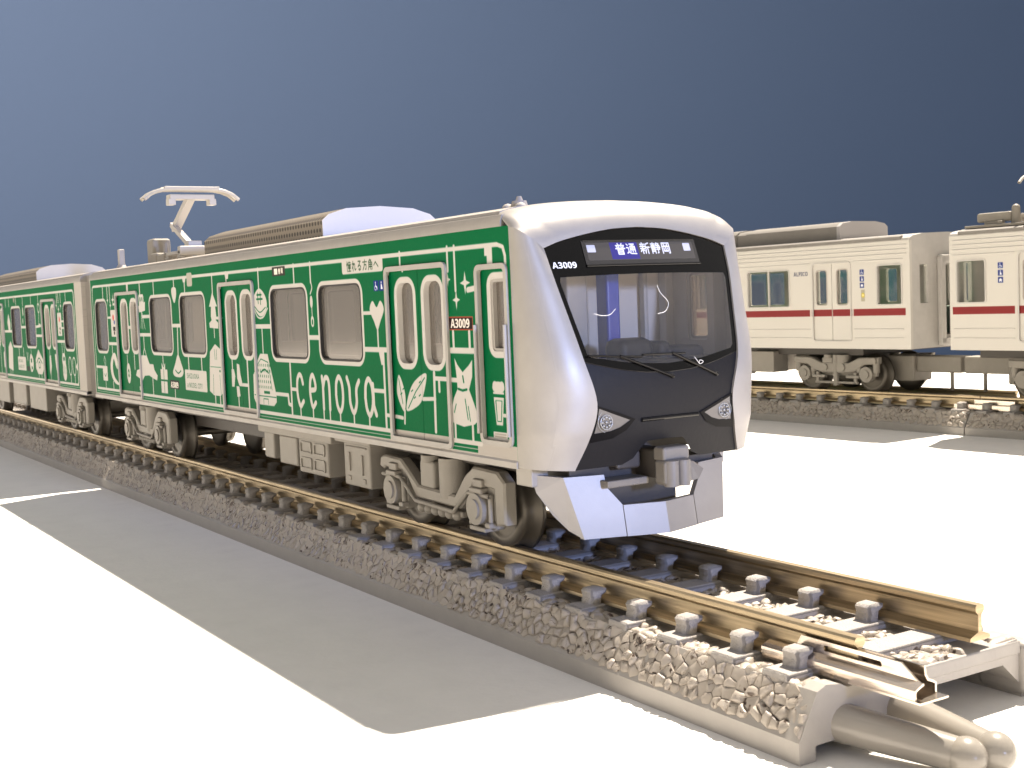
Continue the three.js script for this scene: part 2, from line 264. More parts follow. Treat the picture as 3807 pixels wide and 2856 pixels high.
function printFront() {                               // near side of the leading green car
  const P = pen(-108.6, 0.6, 12.2, 29.2, 2048);
  greenGround(P, -108, 0.15, [[-95.6, -86.3], [-56.2, -47.2], [-18, -9.2], [-4.6, 0]]);
  white(P).line([[-107.2, 14], [-107.2, 27.2]], 0.22).line([[-106.6, 27.55], [-1.6, 27.3]], 0.32).line([[-107.2, 26.9], [-107, 27.4], [-106.6, 27.55]], 0.26).line([[-1.6, 27.3], [-0.85, 27.1], [-0.6, 26.5], [-0.6, 14.6], [-1, 14.2], [-4, 14.2]], 0.3);
  for (const [a, b] of [[-107.2, -95.8], [-86.2, -56.3], [-47, -18.2], [-9, -4.6]]) P.line([[a, 13.8], [b, 13.8]], 0.34);
  P.col(BASE).line([[-107.5, 13.4], [-0.3, 13.4]], 0.06).col('#8d877d').line([[-108, 28.62], [0, 28.62]], 0.1); white(P);
  // hangers from the top rail
  for (const [x, y] of [[-101.8, 25.8], [-99.6, 25.9], [-98.4, 25.3], [-84.6, 26], [-78.9, 25.9], [-71.1, 26.3], [-67.3, 25.7], [-58.2, 25.5], [-53.9, 26.3], [-45, 25.4], [-36.3, 25.8], [-32.6, 25.8], [-15.6, 26.1], [-8.3, 25.8], [-7.3, 24.4]]) P.line([[x, 27.5], [x, y]], 0.26);
  P.rect(-90.4, -89.6, 26.2, 27.5).poly([[-68, 27.5], [-66.7, 27.5], [-67, 26.9], [-67.7, 26.9]]).poly([[-54.3, 27.4], [-53.1, 27.4], [-53.3, 26.8], [-54, 26.8]]).rect(-2.9, -2.2, 26, 27.3).rect(-3.2, -2.5, 26.6, 27.3);
  P.col('#aaa49a').rr(-66.4, -64.6, 26.4, 27.9, 0.3); white(P);
  // windows
  for (const [a, b] of [[-80.8, -72.7], [-69.3, -61.1], [-42.2, -33.8], [-31.1, -22.7]]) surround(P, a, b, 19.05, 25.45, 0.95, 0.36);
  surround(P, -106.1, -100.4, 18.9, 25.5, 1.2, 0.35);
  for (const [a, b] of [-90.55, -51.275, -13.25].flatMap((m) => [[m - 3.45, m - 0.85], [m + 0.85, m + 3.45]])) surround(P, a, b, 19.1, 25.2, 0.9, 0.45);
  surround(P, -3.0, -0.9, 20.2, 25.05, 0.5, 0.45);
  // linking bars
  for (const pts of [[[-86.2, 21.1], [-81, 21.1]], [[-73, 22.17], [-69, 22.17]], [[-84, 23.3], [-81, 23.3]], [[-47, 22], [-42, 22]], [[-99.8, 19.9], [-95.7, 19.9]], [[-34, 21], [-31, 21]], [[-22.7, 20.1], [-18, 20.1]], [[-9.1, 20.2], [-4.5, 20.2]], [[-91.2, 22], [-89.2, 22]]]) P.line(pts, 0.42);
  // film camera on its tripod
  P.line([[-84.6, 27.4], [-84.6, 26]], 0.3).rr(-85.2, -83.2, 24, 26, 0.3).poly([[-85.6, 24.6], [-82.6, 25.1], [-82.8, 24], [-85.2, 23.8]]).line([[-84.2, 24], [-84.9, 21.9]], 0.14).line([[-84.2, 24], [-84.1, 21.8]], 0.14).line([[-84.2, 24], [-83.2, 21.8]], 0.14).col(GREEN).oval(-84.6, 25.4, 0.22, 0.3).oval(-83.8, 25.4, 0.2, 0.28); white(P);
  // stars and little poster at the rear end
  star(P, -99.6, 25.6, 0.4, 0.9); star(P, -98.3, 24.9, 0.4, 0.9); star(P, -97, 25.6, 0.6, 1); P.line([[-97, 25], [-95.8, 25]], 0.3);
  P.rr(-98.5, -95.9, 20.8, 24.3, 0.2).col('#c4453c').oval(-97.3, 23.3, 0.35, 0.4).col('#3b4d8c').oval(-96.9, 22.7, 0.3, 0.3).col('#222').rect(-97.6, -96.5, 21.6, 22.1).oval(-97.1, 21.3, 0.3, 0.25); white(P);
  P.line([[-98.5, 23.3], [-99.8, 23.3]], 0.3);
  // padlock tag, banana, eye on the door, at the far end
  P.line([[-107.2, 16.7], [-104, 16.7]], 0.36).rr(-104, -101.7, 14.9, 16.9, 0.2).line([[-102.6, 16.9], [-103.2, 17.6], [-102.8, 18.2], [-102.3, 17.6], [-102.4, 17]], 0.14).line([[-102.8, 14.9], [-102.8, 13.9]], 0.2).col(GREEN).curve([[-103.3, 15.8], [-102.8, 15.5], [-102.3, 15.9]], 0.12); white(P);
  P.curve([[-97.5, 18.7], [-99, 18.3], [-100, 17], [-99.6, 15.6], [-98, 14.7], [-95.8, 14.6], [-98.2, 15.5], [-98.9, 16.8], [-98.2, 17.9], [-97.4, 17], [-96.6, 16.6], [-96.5, 17.6]], 0, true).line([[-98.6, 19.9], [-98.6, 18.6]], 0.24).line([[-99, 14.9], [-99, 13.9]], 0.24);
  P.oval(-92.1, 16.2, 0.85, 1.3).col(GREEN).oval(-92.1, 16.2, 0.32, 0.55).col('#f3efe4').oval(-92.1, 16.2, 0.12, 0.2); white(P).line([[-92.4, 18.5], [-92.4, 17.5]], 0.2).line([[-89.2, 18.6], [-89.2, 16.8]], 0.26);
  // dinosaur with a hook
  P.line([[-84, 21], [-84, 19.4]], 0.24).line([[-84, 19.5], [-84.8, 18.4], [-83.2, 18.4], [-84, 19.5]], 0.18).poly([[-85.4, 18.6], [-83.2, 18.6], [-82.2, 17.6], [-80.7, 17.6], [-80.3, 16.9], [-79.2, 16.3], [-79.5, 15.7], [-81, 15.9], [-82.6, 16.2], [-84.5, 16.1], [-85.6, 15.4], [-86.4, 14.6], [-87.2, 14.7], [-86.9, 15.6], [-88.9, 16], [-88.3, 16.7], [-86.6, 16.9]]).line([[-81.2, 15.9], [-81.2, 13.9]], 0.26).rect(-87.6, -85.6, 14.2, 14.7);
  // gift
  P.line([[-76.7, 19], [-76.7, 17.6]], 0.24).poly([[-77.4, 17.9], [-76.7, 17.3], [-76, 17.9], [-76.1, 17.1], [-77.3, 17.1]]).rect(-77.9, -75.3, 15.9, 17.1).rect(-77.9, -75.5, 14.3, 15.7).col(GREEN).line([[-76.7, 17.1], [-76.7, 14.4]], 0.14); white(P);
  // bulb, lamp bell
  P.curve([[-71.9, 26.4], [-70.5, 26.4], [-70.4, 25.6], [-71.2, 24.7], [-72, 25.6]], 0, true).line([[-70.6, 22.2], [-70.9, 18.9]], 0.3).curve([[-71, 18.9], [-72.2, 17.8], [-73.1, 16.9], [-72.4, 16.4], [-70.2, 16.4], [-69.3, 17], [-70, 18]], 0, true).col(GREEN).curve([[-72.2, 17.1], [-71.2, 16.8], [-70.2, 17.1]], 0.15);
  P.col('#2b2b2b').rr(-74.4, -71.1, 14.95, 15.95, 0.15).col('#f1ece2').text('A3009', -74.2, 15.1, 0.95, 'bold', 'left', 1.02); white(P).line([[-72.7, 14.9], [-72.7, 13.9]], 0.22);
  P.line([[-67.3, 18.7], [-67.3, 17.3]], 0.3).line([[-62.9, 18.7], [-62.9, 17.3]], 0.3).rr(-68.8, -61.5, 15, 17.3, 0.2).col('#2a5a40').text('SHIZUOKA', -68.2, 16.35, 0.8, 'normal', 'left', 1.1).text('a MODEL CITY', -68.2, 15.35, 0.8, 'normal', 'left', 1.02); white(P);
  // rocket
  P.poly([[-58.3, 25.6], [-59.5, 24.1], [-58.9, 24.1], [-59.1, 23.1], [-58.9, 22.7], [-59.7, 22.4], [-59.6, 21.9], [-57, 21.8], [-56.9, 22.4], [-57.6, 22.7], [-57.4, 23.1], [-57.6, 24.1], [-57, 24.1]]).line([[-58.3, 21.9], [-58.3, 20.9]], 0.2).line([[-57.4, 22.9], [-56, 22.9]], 0.3);
  // coat
  P.poly([[-58.3, 20.2], [-60, 19.4], [-60.3, 18], [-60.7, 15.2], [-59.4, 14.8], [-57.4, 14.8], [-56.5, 15.2], [-56.1, 19.5]]).line([[-59, 14.8], [-59, 13.8]], 0.26).line([[-57.5, 14.8], [-57.5, 13.8]], 0.26).col(GREEN).line([[-58.6, 19.6], [-58.5, 18.6]], 0.1).line([[-58, 19.6], [-58, 18.6]], 0.1).line([[-60.1, 17.8], [-56.3, 17.8]], 0.06).oval(-57.2, 17.4, 0.2, 0.12).line([[-59.3, 17], [-59.5, 15]], 0.08).line([[-57.3, 17], [-57.2, 15]], 0.08); white(P);
  // bottles and little figures on the second door
  P.line([[-53.9, 18.7], [-53.9, 17.6]], 0.24).poly([[-54.2, 17.7], [-53.5, 17.7], [-53.2, 17], [-53.6, 15.9], [-54.3, 15.9]]).poly([[-52.6, 18.3], [-51.9, 18.2], [-51.7, 17.2], [-51.3, 16.4], [-52.2, 16.1], [-52.7, 16.8]]).line([[-52, 16.2], [-49.6, 16.2]], 0.34).line([[-49.6, 18.7], [-49.6, 14]], 0.34).poly([[-53, 16], [-52.2, 16], [-52, 15], [-52.9, 14.9]]).line([[-52.5, 15], [-52.5, 14]], 0.24); white(P);
  // round sign with leaf marks
  P.curve([[-45, 25.6], [-43.6, 25], [-43.1, 24], [-44, 23.1], [-45.2, 23], [-46.4, 23.8], [-46.5, 24.8]], 0, true).col(GREEN).line([[-45.6, 25], [-44.4, 25]], 0.16).line([[-45.7, 24.6], [-44.2, 24.6]], 0.16).line([[-45.4, 25.2], [-45.3, 24.2]], 0.14).line([[-44.7, 25.2], [-44.7, 24.1]], 0.14).curve([[-46.3, 23.9], [-45, 23.35], [-43.5, 23.8]], 0.1); white(P).curve([[-46.7, 23.9], [-45.6, 22.9], [-44.2, 22.9], [-43, 23.7]], 0.18).line([[-44.7, 21.9], [-44.7, 19.5]], 0.22);
  // tower building
  P.poly([[-45.5, 19.4], [-43.6, 19.4], [-43.2, 18.4], [-42.6, 17.2], [-41.9, 15.6], [-41.9, 14.9], [-42.6, 14.5], [-47.7, 14.5], [-48.2, 15], [-48.2, 15.5], [-48.1, 17.3], [-46.5, 18.6]]).col(GREEN);
  for (let j = 0; j < 5; j++) for (let i = 0; i < 7; i++) P.rect(-46.3 + i * 0.5, -46.15 + i * 0.5, 16.1 + j * 0.52, 16.35 + j * 0.52);
  P.curve([[-45.6, 17.6], [-44.6, 17.9], [-43.6, 17.6]], 0.16).line([[-46.9, 16], [-46.6, 18.2], [-45.4, 18.9], [-43.6, 18.6], [-42.9, 16]], 0.08).rect(-45, -43.5, 15.6, 15.85).line([[-48, 15.35], [-42, 15.35]], 0.08).line([[-45.2, 14.6], [-45.2, 15.1], [-44, 15.1], [-44, 14.6]], 0.08); white(P);
  P.line([[-41.9, 15.7], [-39, 15.7], [-38.9, 14.9], [-38.3, 14.8]], 0.36).line([[-38.2, 18.6], [-38.2, 13.9]], 0.34).line([[-38.2, 16.3], [-36.8, 16.3]], 0.32);
  // cenova
  const w = 0.46;
  const loop = (x0, x1) => P.curve([[x0, 16.2], [x0 + 0.15, 17.2], [(x0 + x1) / 2, 17.72], [x1 - 0.15, 17.2], [x1, 16.2], [x1 - 0.2, 15.3], [(x0 + x1) / 2, 14.8], [x0 + 0.2, 15.3], [x0, 16.2]], w);
  P.curve([[-35.45, 16.9], [-35.75, 17.5], [-36.2, 17.65], [-36.65, 17.2], [-36.8, 16.3], [-36.6, 15.4], [-36.15, 14.85], [-35.45, 15.3]], w);
  P.curve([[-33.75, 16.35], [-32.75, 16.5], [-32.75, 17.1], [-33.2, 17.7], [-33.7, 17.3], [-33.9, 16.3], [-33.7, 15.3], [-33.35, 14.9], [-32.75, 15.3]], w);
  P.line([[-31.2, 17.6], [-31.05, 16.9], [-31.05, 14.9]], w).curve([[-31.05, 16.7], [-30.6, 17.5], [-30, 17.5], [-29.75, 16.8], [-29.75, 14.9]], w);
  loop(-28.4, -27.0);
  P.curve([[-26.1, 17.7], [-25.7, 16.9], [-25.6, 15.6], [-25, 14.85], [-24.4, 15.6], [-24.35, 16.8], [-23.8, 17.5]], w);
  loop(-22.7, -21.3); P.line([[-21.25, 17.3], [-21.2, 15.6], [-20.8, 14.9]], w);
  for (const x of [-36.2, -33.4, -31.1, -29.8, -27.7, -25, -22.1]) P.line([[x, 14.9], [x, 13.9]], 0.24);
  P.line([[-21.1, 16.85], [-19.2, 16.85]], 0.34).line([[-19.1, 20], [-19.1, 14]], 0.34).poly([[-19.9, 20], [-19.1, 20], [-19.1, 18.9], [-19.5, 18.9]]).line([[-18.9, 15], [-16.6, 14.9]], 0.3);
  // earring, heart, signs, stars
  P.curve([[-32.6, 25.9], [-32.4, 25.3], [-32.8, 24.8]], 0.18).oval(-32.65, 24.1, 0.3, 0.55).line([[-32.6, 23.6], [-32.6, 22.9]], 0.14).oval(-32.6, 22.4, 0.34, 0.5).col(GREEN).oval(-32.6, 22.35, 0.14, 0.25); white(P);
  heart(P, -19.9, 22.8, 2.5, 2.3); P.line([[-19.9, 21.8], [-19.9, 20.2]], 0.24).line([[-22.5, 23], [-20.9, 23]], 0.3);
  P.rr(-26, -18.5, 26.2, 27.45, 0.25).col('#2f4a34');
  [G.ako, G.re, G.ru, G.kata, G.kado, G.he].forEach((g, i) => P.glyph(g, -25.1 + i * 1.0, 26.4, 0.86, 0.84, 0.09));
  P.col('#3a3733').rr(-41.4, -38.25, 26.6, 27.45, 0.1).col('#e6e2d6').rect(-40.9, -40.1, 26.75, 27.3).text('ゝ', -39, 26.8, 0.5).glyph(G.fu, -39.9, 26.8, 0.5, 0.5, 0.08).glyph(G.oka, -39.25, 26.8, 0.45, 0.5, 0.08);
  wheelchair(P, -20.25, 24.7, 0.82); seatSign(P, -19.3, 24.7, 0.82); white(P);
  star(P, -8.35, 25.2, 0.42, 0.55); star(P, -7.25, 23.75, 0.55, 0.75); star(P, -5.95, 24.9, 0.72, 0.85); P.line([[-5.6, 24.4], [-4.6, 24.5]], 0.4);
  P.col('#b04a38').rect(-8.5, -5.1, 21.62, 22.58).col('#241b1a').rect(-8.42, -5.18, 21.7, 22.5).col('#f1ece2').text('A3009', -8.2, 21.78, 0.88, 'bold', 'left', 1.06); white(P);
  P.line([[-7.9, 21.5], [-7.9, 20.3]], 0.3).line([[-5.65, 21.5], [-5.65, 20.3]], 0.3);
  // leaves on the third door
  P.curve([[-17.0, 18.2], [-17.4, 16.9], [-16.9, 15.9], [-16.25, 15.4], [-16, 16.4], [-16.3, 17.4]], 0, true).curve([[-12.5, 18.4], [-14.4, 17.8], [-15.5, 16.7], [-15.9, 15.5], [-14.4, 15.8], [-13.3, 16.5]], 0, true).line([[-16.2, 15.5], [-16.3, 14.5]], 0.24).col(GREEN).line([[-17, 17.9], [-16.5, 16]], 0.08).line([[-12.8, 18.1], [-14.3, 17], [-15.6, 15.7]], 0.09); for (const [x, y] of [[-16.8, 16.7], [-16.4, 17.1], [-14.6, 16.5], [-13.7, 17.7], [-13.8, 16.7], [-15, 17]]) P.line([[x, y], [x + 0.25, y + 0.12]], 0.09);
  white(P).line([[-13.2, 16.5], [-11.3, 16.6]], 0.3).line([[-11.3, 18.5], [-11.4, 14.2]], 0.34).line([[-11.2, 18.1], [-7.6, 18.1]], 0.34).line([[-10.6, 18], [-10.6, 17.2]], 0.3);
  // dress
  P.poly([[-7.9, 19.7], [-7.5, 19.2], [-6.8, 18.7], [-5.9, 19.2], [-5.4, 19.6], [-5.5, 18.4], [-6, 17.5], [-5.6, 16.9], [-4.75, 15.5], [-5.4, 15.1], [-6.9, 14.85], [-8.2, 15], [-9, 15.2], [-8.2, 16.8], [-7.6, 17.5], [-7.7, 18.5]]).line([[-8.15, 15], [-8.15, 14]], 0.28).line([[-5.7, 15], [-5.7, 14]], 0.28).col(GREEN).line([[-7.5, 17.5], [-6.9, 17.4], [-6.3, 17.5]], 0.16).line([[-6.8, 18.4], [-6.7, 18]], 0.16).line([[-7.9, 16.4], [-8.2, 15.8]], 0.09).line([[-6.6, 16.8], [-6.3, 15.4]], 0.1).line([[-6.2, 16.3], [-6, 15.3]], 0.09); white(P);
  // glass of beer on the cab door
  P.poly([[-3.15, 17.45], [-1.75, 17.45], [-2.05, 15.2], [-2.85, 15.2]]).oval(-2.45, 17.75, 0.78, 0.42).oval(-2.9, 17.9, 0.3, 0.3).oval(-2, 17.9, 0.3, 0.3).col(GREEN).line([[-3.1, 17.2], [-1.8, 17.2]], 0.22).poly([[-2.9, 16.9], [-2, 16.9], [-2.2, 15.45], [-2.75, 15.45]]); white(P).poly([[-2.8, 16.85], [-2.1, 16.85], [-2.27, 15.5], [-2.7, 15.5]]).line([[-1.9, 15.9], [-1.2, 15.9]], 0.26).rr(-3.3, -1.5, 14.2, 14.75, 0.05).col('#8f887d').line([[-3.1, 14.6], [-1.7, 14.6]], 0.07).line([[-3.1, 14.42], [-1.7, 14.42]], 0.07);
  P.col('#0c5a31').line([[0.08, 12.8], [0.08, 28.5]], 0.16);
  return P;
}
const REAR = { ends: [-221, -113.2], win: [[-151.8, -144.5], [-163.4, -155.9], [-188.6, -181.4], [-200, -192.4]], endWin: [-124.7, -118.9], doors: [[-138.8, -130.1], [-179.3, -170.5], [-214, -205]] };
function printRear() {
  const P = pen(-221.5, -112.7, 12.2, 29.2, 2048);
  greenGround(P, -221, -117.3, REAR.doors);
  white(P).line([[-220, 27.4], [-118.5, 27.4], [-118, 27], [-117.9, 14.2], [-118.3, 13.8]], 0.32);
  for (const [a, b] of [[-129.9, -118], [-170.3, -139], [-204.8, -179.6]]) P.line([[a, 13.8], [b, 13.8]], 0.34);
  P.col(BASE).line([[-221, 13.4], [-113, 13.4]], 0.06).col('#8d877d').line([[-221, 28.62], [-113, 28.62]], 0.1); white(P);
  for (const [a, b] of REAR.win) surround(P, a, b, 19.05, 25.45, 0.95, 0.36);
  surround(P, ...REAR.endWin, 18.9, 25.5, 1.2, 0.35);
  for (const [a, b] of REAR.doors) { const m = (a + b) / 2; surround(P, m - 3.45, m - 0.85, 19.1, 25.2, 0.9, 0.45); surround(P, m + 0.85, m + 3.45, 19.1, 25.2, 0.9, 0.45); }
  for (const x of [-123, -126.2, -127.6, -128.6, -141.5, -147, -153.5, -159, -165, -168, -183, -196]) P.line([[x, 27.4], [x, 25.8]], 0.26);
  star(P, -126.2, 25.3, 0.45, 0.9); star(P, -127.7, 24.8, 0.5, 0.9); star(P, -129, 25.4, 0.5, 0.9);
  P.line([[-125, 20], [-130, 20]], 0.42).line([[-144.6, 20.8], [-139, 20.8]], 0.42).line([[-155.9, 22.2], [-151.6, 22.2]], 0.42).line([[-144.4, 22.2], [-140.6, 22.4]], 0.42).line([[-170.2, 21.5], [-163.4, 21.5]], 0.42);
  P.rr(-128.8, -126.3, 20.8, 24.3, 0.2).line([[-126.4, 23], [-125, 23]], 0.3).line([[-126.4, 22], [-125, 22]], 0.3).col('#c4453c').oval(-127.6, 23.3, 0.35, 0.4).col('#2b2b2b').oval(-127.4, 21.9, 0.3, 0.25).oval(-127.6, 21.3, 0.3, 0.25); white(P);
  // beetle, spectacles
  P.oval(-126.2, 17.2, 1.1, 1.1).oval(-126, 15.6, 1.2, 1.5).line([[-126.9, 19.8], [-126.9, 18]], 0.2).line([[-125.6, 19.8], [-125.6, 18]], 0.2).col(GREEN).oval(-126.5, 17.4, 0.3, 0.35).oval(-125.7, 17.4, 0.3, 0.35).line([[-126.9, 16.2], [-126.9, 15.2]], 0.12).line([[-126.1, 16.4], [-126.1, 15.2]], 0.12).line([[-125.3, 16.2], [-125.3, 15.2]], 0.12); white(P);
  P.oval(-122.4, 16.4, 0.9, 1.3, false, 0.24).oval(-120, 16.4, 0.9, 1.3, false, 0.24).line([[-122.3, 15.1], [-122.3, 13.9]], 0.24).line([[-119.9, 15.1], [-119.9, 13.9]], 0.24).poly([[-118, 17], [-119.2, 16.4], [-118, 15.8]]);
  // big eye tag, bottles, coat, board, tower
  P.poly([[-143.5, 18.6], [-145.9, 17], [-145.9, 15.5], [-144.5, 14.6], [-141.6, 14.6], [-140.3, 15.4], [-140.4, 17]]).line([[-144, 14.6], [-144, 13.9]], 0.24).line([[-142, 14.6], [-142, 13.9]], 0.24).col(GREEN).curve([[-145.2, 16.4], [-143.4, 17.2], [-141.2, 16.4]], 0.2).oval(-143.2, 16.1, 0.6, 0.5, false, 0.2); white(P);
  P.poly([[-136.5, 17.6], [-135.6, 17.8], [-135.4, 16], [-136.4, 14.6], [-136.8, 15.4]]).poly([[-132.8, 18], [-131.9, 18], [-131, 15.4], [-131.6, 14.6], [-132.4, 16]]).line([[-136.2, 18.6], [-136.2, 13.9]], 0.2).line([[-140, 20.5], [-140, 14]], 0.3);
  P.curve([[-149.5, 17.8], [-150.6, 16.3], [-149.6, 14.8], [-148, 15.4], [-147.8, 17]], 0, true).col(GREEN).oval(-149.2, 16.7, 0.5, 0.4).oval(-149, 15.5, 0.5, 0.3); white(P).line([[-149, 19], [-149, 17.6]], 0.2);
  P.rr(-160, -153.6, 14.9, 17.2, 0.2).line([[-158.6, 18.7], [-158.6, 17.2]], 0.3).line([[-155, 18.7], [-155, 17.2]], 0.3).col('#2a5a40').text('SHIZUOKA', -159.6, 16.25, 0.72, 'normal', 'left', 1.05).text('a MODEL CITY', -159.6, 15.3, 0.72, 'normal', 'left', 0.98).col('#2b2b2b').rr(-152.8, -150.9, 14.9, 15.7, 0.1); white(P).line([[-152.4, 18], [-152, 16.6], [-151.5, 18]], 0.2);
  P.poly([[-165.5, 19.8], [-167.5, 18.8], [-168.4, 15], [-164.6, 14.6], [-163.9, 18.6]]).line([[-167, 14.7], [-167, 13.9]], 0.25).line([[-165.3, 14.7], [-165.3, 13.9]], 0.25).poly([[-166, 24.6], [-167.2, 23], [-166.4, 21.6], [-165, 21.6], [-164.7, 23]]);
  P.poly([[-171.6, 18.4], [-173.4, 17.6], [-173.4, 15], [-171.4, 15]]).line([[-176, 18.6], [-176, 14]], 0.3); P.oval(-172.4, 16, 0, 0);
  // hanging ornaments over the windows
  P.oval(-141.5, 25.2, 0.7, 0.7, false, 0.25).line([[-141.5, 24.4], [-141.9, 22.6], [-141, 22.6]], 0.25).oval(-153.6, 24.8, 0.35, 0.8).oval(-154, 23.2, 0.25, 0.5).col('#8a857c').oval(-160.5, 26.9, 0.6, 0.5); white(P);
  return P;
}
function printWhite(x0, x1, spec) {                    // side of a white car
  const P = pen(x0, x1, 12.9, 31, 2048);
  P.col('#cbc7c0').rect(x0 - 1, x1 + 1, 0, 40);
  for (const [a, b] of spec.red) P.col('#7d0f14').rect(a, b, 18.54, 19.66);
  if (spec.logo) for (const x of spec.logo) { P.k.save(); P.col('#1e2347').text('ALPICO', x, 25.45, 0.9, 'bold', 'left', 1.0); P.k.restore(); }
  for (const x of spec.signs) { wheelchair(P, x, 25.25, 0.86); seatSign(P, x, 24.15, 0.86); pramSign(P, x, 23.1, 0.86); }
  for (const x of spec.sticker || []) P.col('#a9a390').rect(x, x + 0.8, 20.9, 22.8).col('#c9b53c').oval(x + 0.4, 21.9, 0.33, 0.4).col('#e9e0a0').oval(x + 0.4, 21.9, 0.15, 0.2);
  return P;
}

// ---------------------------------------------------------------- the surface and the backdrop
solo('table_surface', 'white paper covered table top under the two model trains', 'table', box(-520, 500, -18, 0, -266, 420, 1), M.paper, [0, 0, 0], { kind: 'structure' });
{
  const c = V(70.3, 0, 53.3).addScaledVector(V(-0.85, 0, -0.53), 820);
  const b = solo('backdrop', 'plain dark blue backdrop behind the trains', 'backdrop', new THREE.BoxGeometry(1500, 1150, 12), M.board, [0, 0, 0], { kind: 'structure' });
  b.position.set(c.x * MM, 0.2, c.z * MM); b.rotation.y = Math.atan2(0.85, 0.53);
}

// ---------------------------------------------------------------- track
const RAILY = 5.78, RAILZ = 4.95;
function railProfile(z) {
  const r = [[0.36, 5.42], [0.36, 5.66], [0.26, 5.78], [-0.26, 5.78], [-0.36, 5.66], [-0.36, 5.42], [-0.15, 5.2], [-0.15, 4.25], [-0.82, 3.98], [-0.86, 3.78], [0.86, 3.78], [0.82, 3.98], [0.15, 4.25], [0.15, 5.2]];
  return r.map(([a, b]) => [z + a, b]);
}
function cobbles(nx, ny, lx, ly, map, inset = 0.1, lift = 0.3, fade) {   // rounded stones filling a lx by ly patch: cells round jittered points, each its own little dome
  const px = [], out = [], dx = lx / nx, dy = ly / ny, at = (i, j) => px[(j + 1) * (nx + 2) + i + 1];
  for (let j = -1; j <= ny; j++) for (let i = -1; i <= nx; i++) px.push([(i + 0.5 + (rnd() - 0.5) * 0.8 + (j & 1) * 0.3) * dx, (j + 0.5 + (rnd() - 0.5) * 0.7) * dy]);
  for (let j = 0; j < ny; j++) for (let i = 0; i < nx; i++) {
    const c = at(i, j);
    let poly = [[-1.2, -1.2], [1.2, -1.2], [1.2, 1.2], [-1.2, 1.2]].map(([a, b]) => [c[0] + a * dx, c[1] + b * dy]);
    for (let b = -1; b <= 1; b++) for (let a = -1; a <= 1; a++) {
      if (!a && !b) continue;
      const q = at(Math.max(-1, Math.min(nx, i + a)), Math.max(-1, Math.min(ny, j + b))); if (q === c) continue;
      const mx = (c[0] + q[0]) / 2, my = (c[1] + q[1]) / 2, ux = q[0] - c[0], uy = q[1] - c[1], res = [];
      for (let k = 0; k < poly.length; k++) {
        const A = poly[k], B = poly[(k + 1) % poly.length], da = (A[0] - mx) * ux + (A[1] - my) * uy, db = (B[0] - mx) * ux + (B[1] - my) * uy;
        if (da <= 0) res.push(A);
        if (da * db < 0) { const t = da / (da - db); res.push([A[0] + (B[0] - A[0]) * t, A[1] + (B[1] - A[1]) * t]); }
      }
      poly = res; if (poly.length < 3) break;
    }
    if (poly.length < 3) continue;
    poly = poly.map(([a, b]) => [Math.max(0, Math.min(lx, a)), Math.max(-0.1, Math.min(ly + 0.1, b))]);
    const m = poly.length, cx = poly.reduce((s, p) => s + p[0], 0) / m, cy = poly.reduce((s, p) => s + p[1], 0) / m;
    const h = lift * (0.35 + 0.95 * rnd()) * (fade ? fade(cx) : 1), tx = (rnd() - 0.5) * 0.35, ty = (rnd() - 0.5) * 0.35, pos = [];
    const ring = (k, z) => poly.map(([a, b]) => { const u = a - cx, v = b - cy; return map(cx + u * k, cy + v * k, z + (u * tx + v * ty) * (z > 0 ? 1 : 0)); });
    const R = [ring(1, -0.12), ring(1 - inset, 0.07), ring(0.78 - inset, h * 0.78), ring(0.42, h)];
    for (let r = 0; r < 3; r++) for (let k = 0; k < m; k++) { const l = (k + 1) % m; pos.push(...R[r][k], ...R[r][l], ...R[r + 1][l], ...R[r][k], ...R[r + 1][l], ...R[r + 1][k]); }
    for (let k = 1; k < m - 1; k++) pos.push(...R[3][0], ...R[3][k], ...R[3][k + 1]);
    const g = new THREE.BufferGeometry(); g.setAttribute('position', new THREE.Float32BufferAttribute(pos, 3));
    g.computeVertexNormals(); out.push(toCreasedNormals(g, 0.95)); out[out.length - 1].userData.x = cx; 
  }
  return out;
}
const clipGeo = (x, z, dir) => {                       // dir: the side on which the rail lies (+1: rail towards +z)
  const p = [[-0.62, 3.5], [-0.6, 4.0], [-0.52, 4.25], [-0.62, 4.62], [-0.45, 4.78], [0.3, 4.82], [0.72, 4.72], [0.66, 4.46], [0.3, 4.3], [0.2, 3.5]];
  return toCreasedNormals(exZ(shapeOf(p.map(([a, b]) => [a * dir, b])), -0.62, 0.62, 0.14).rotateY(-Math.PI / 2).translate(x, 0, z), 0.9);
};
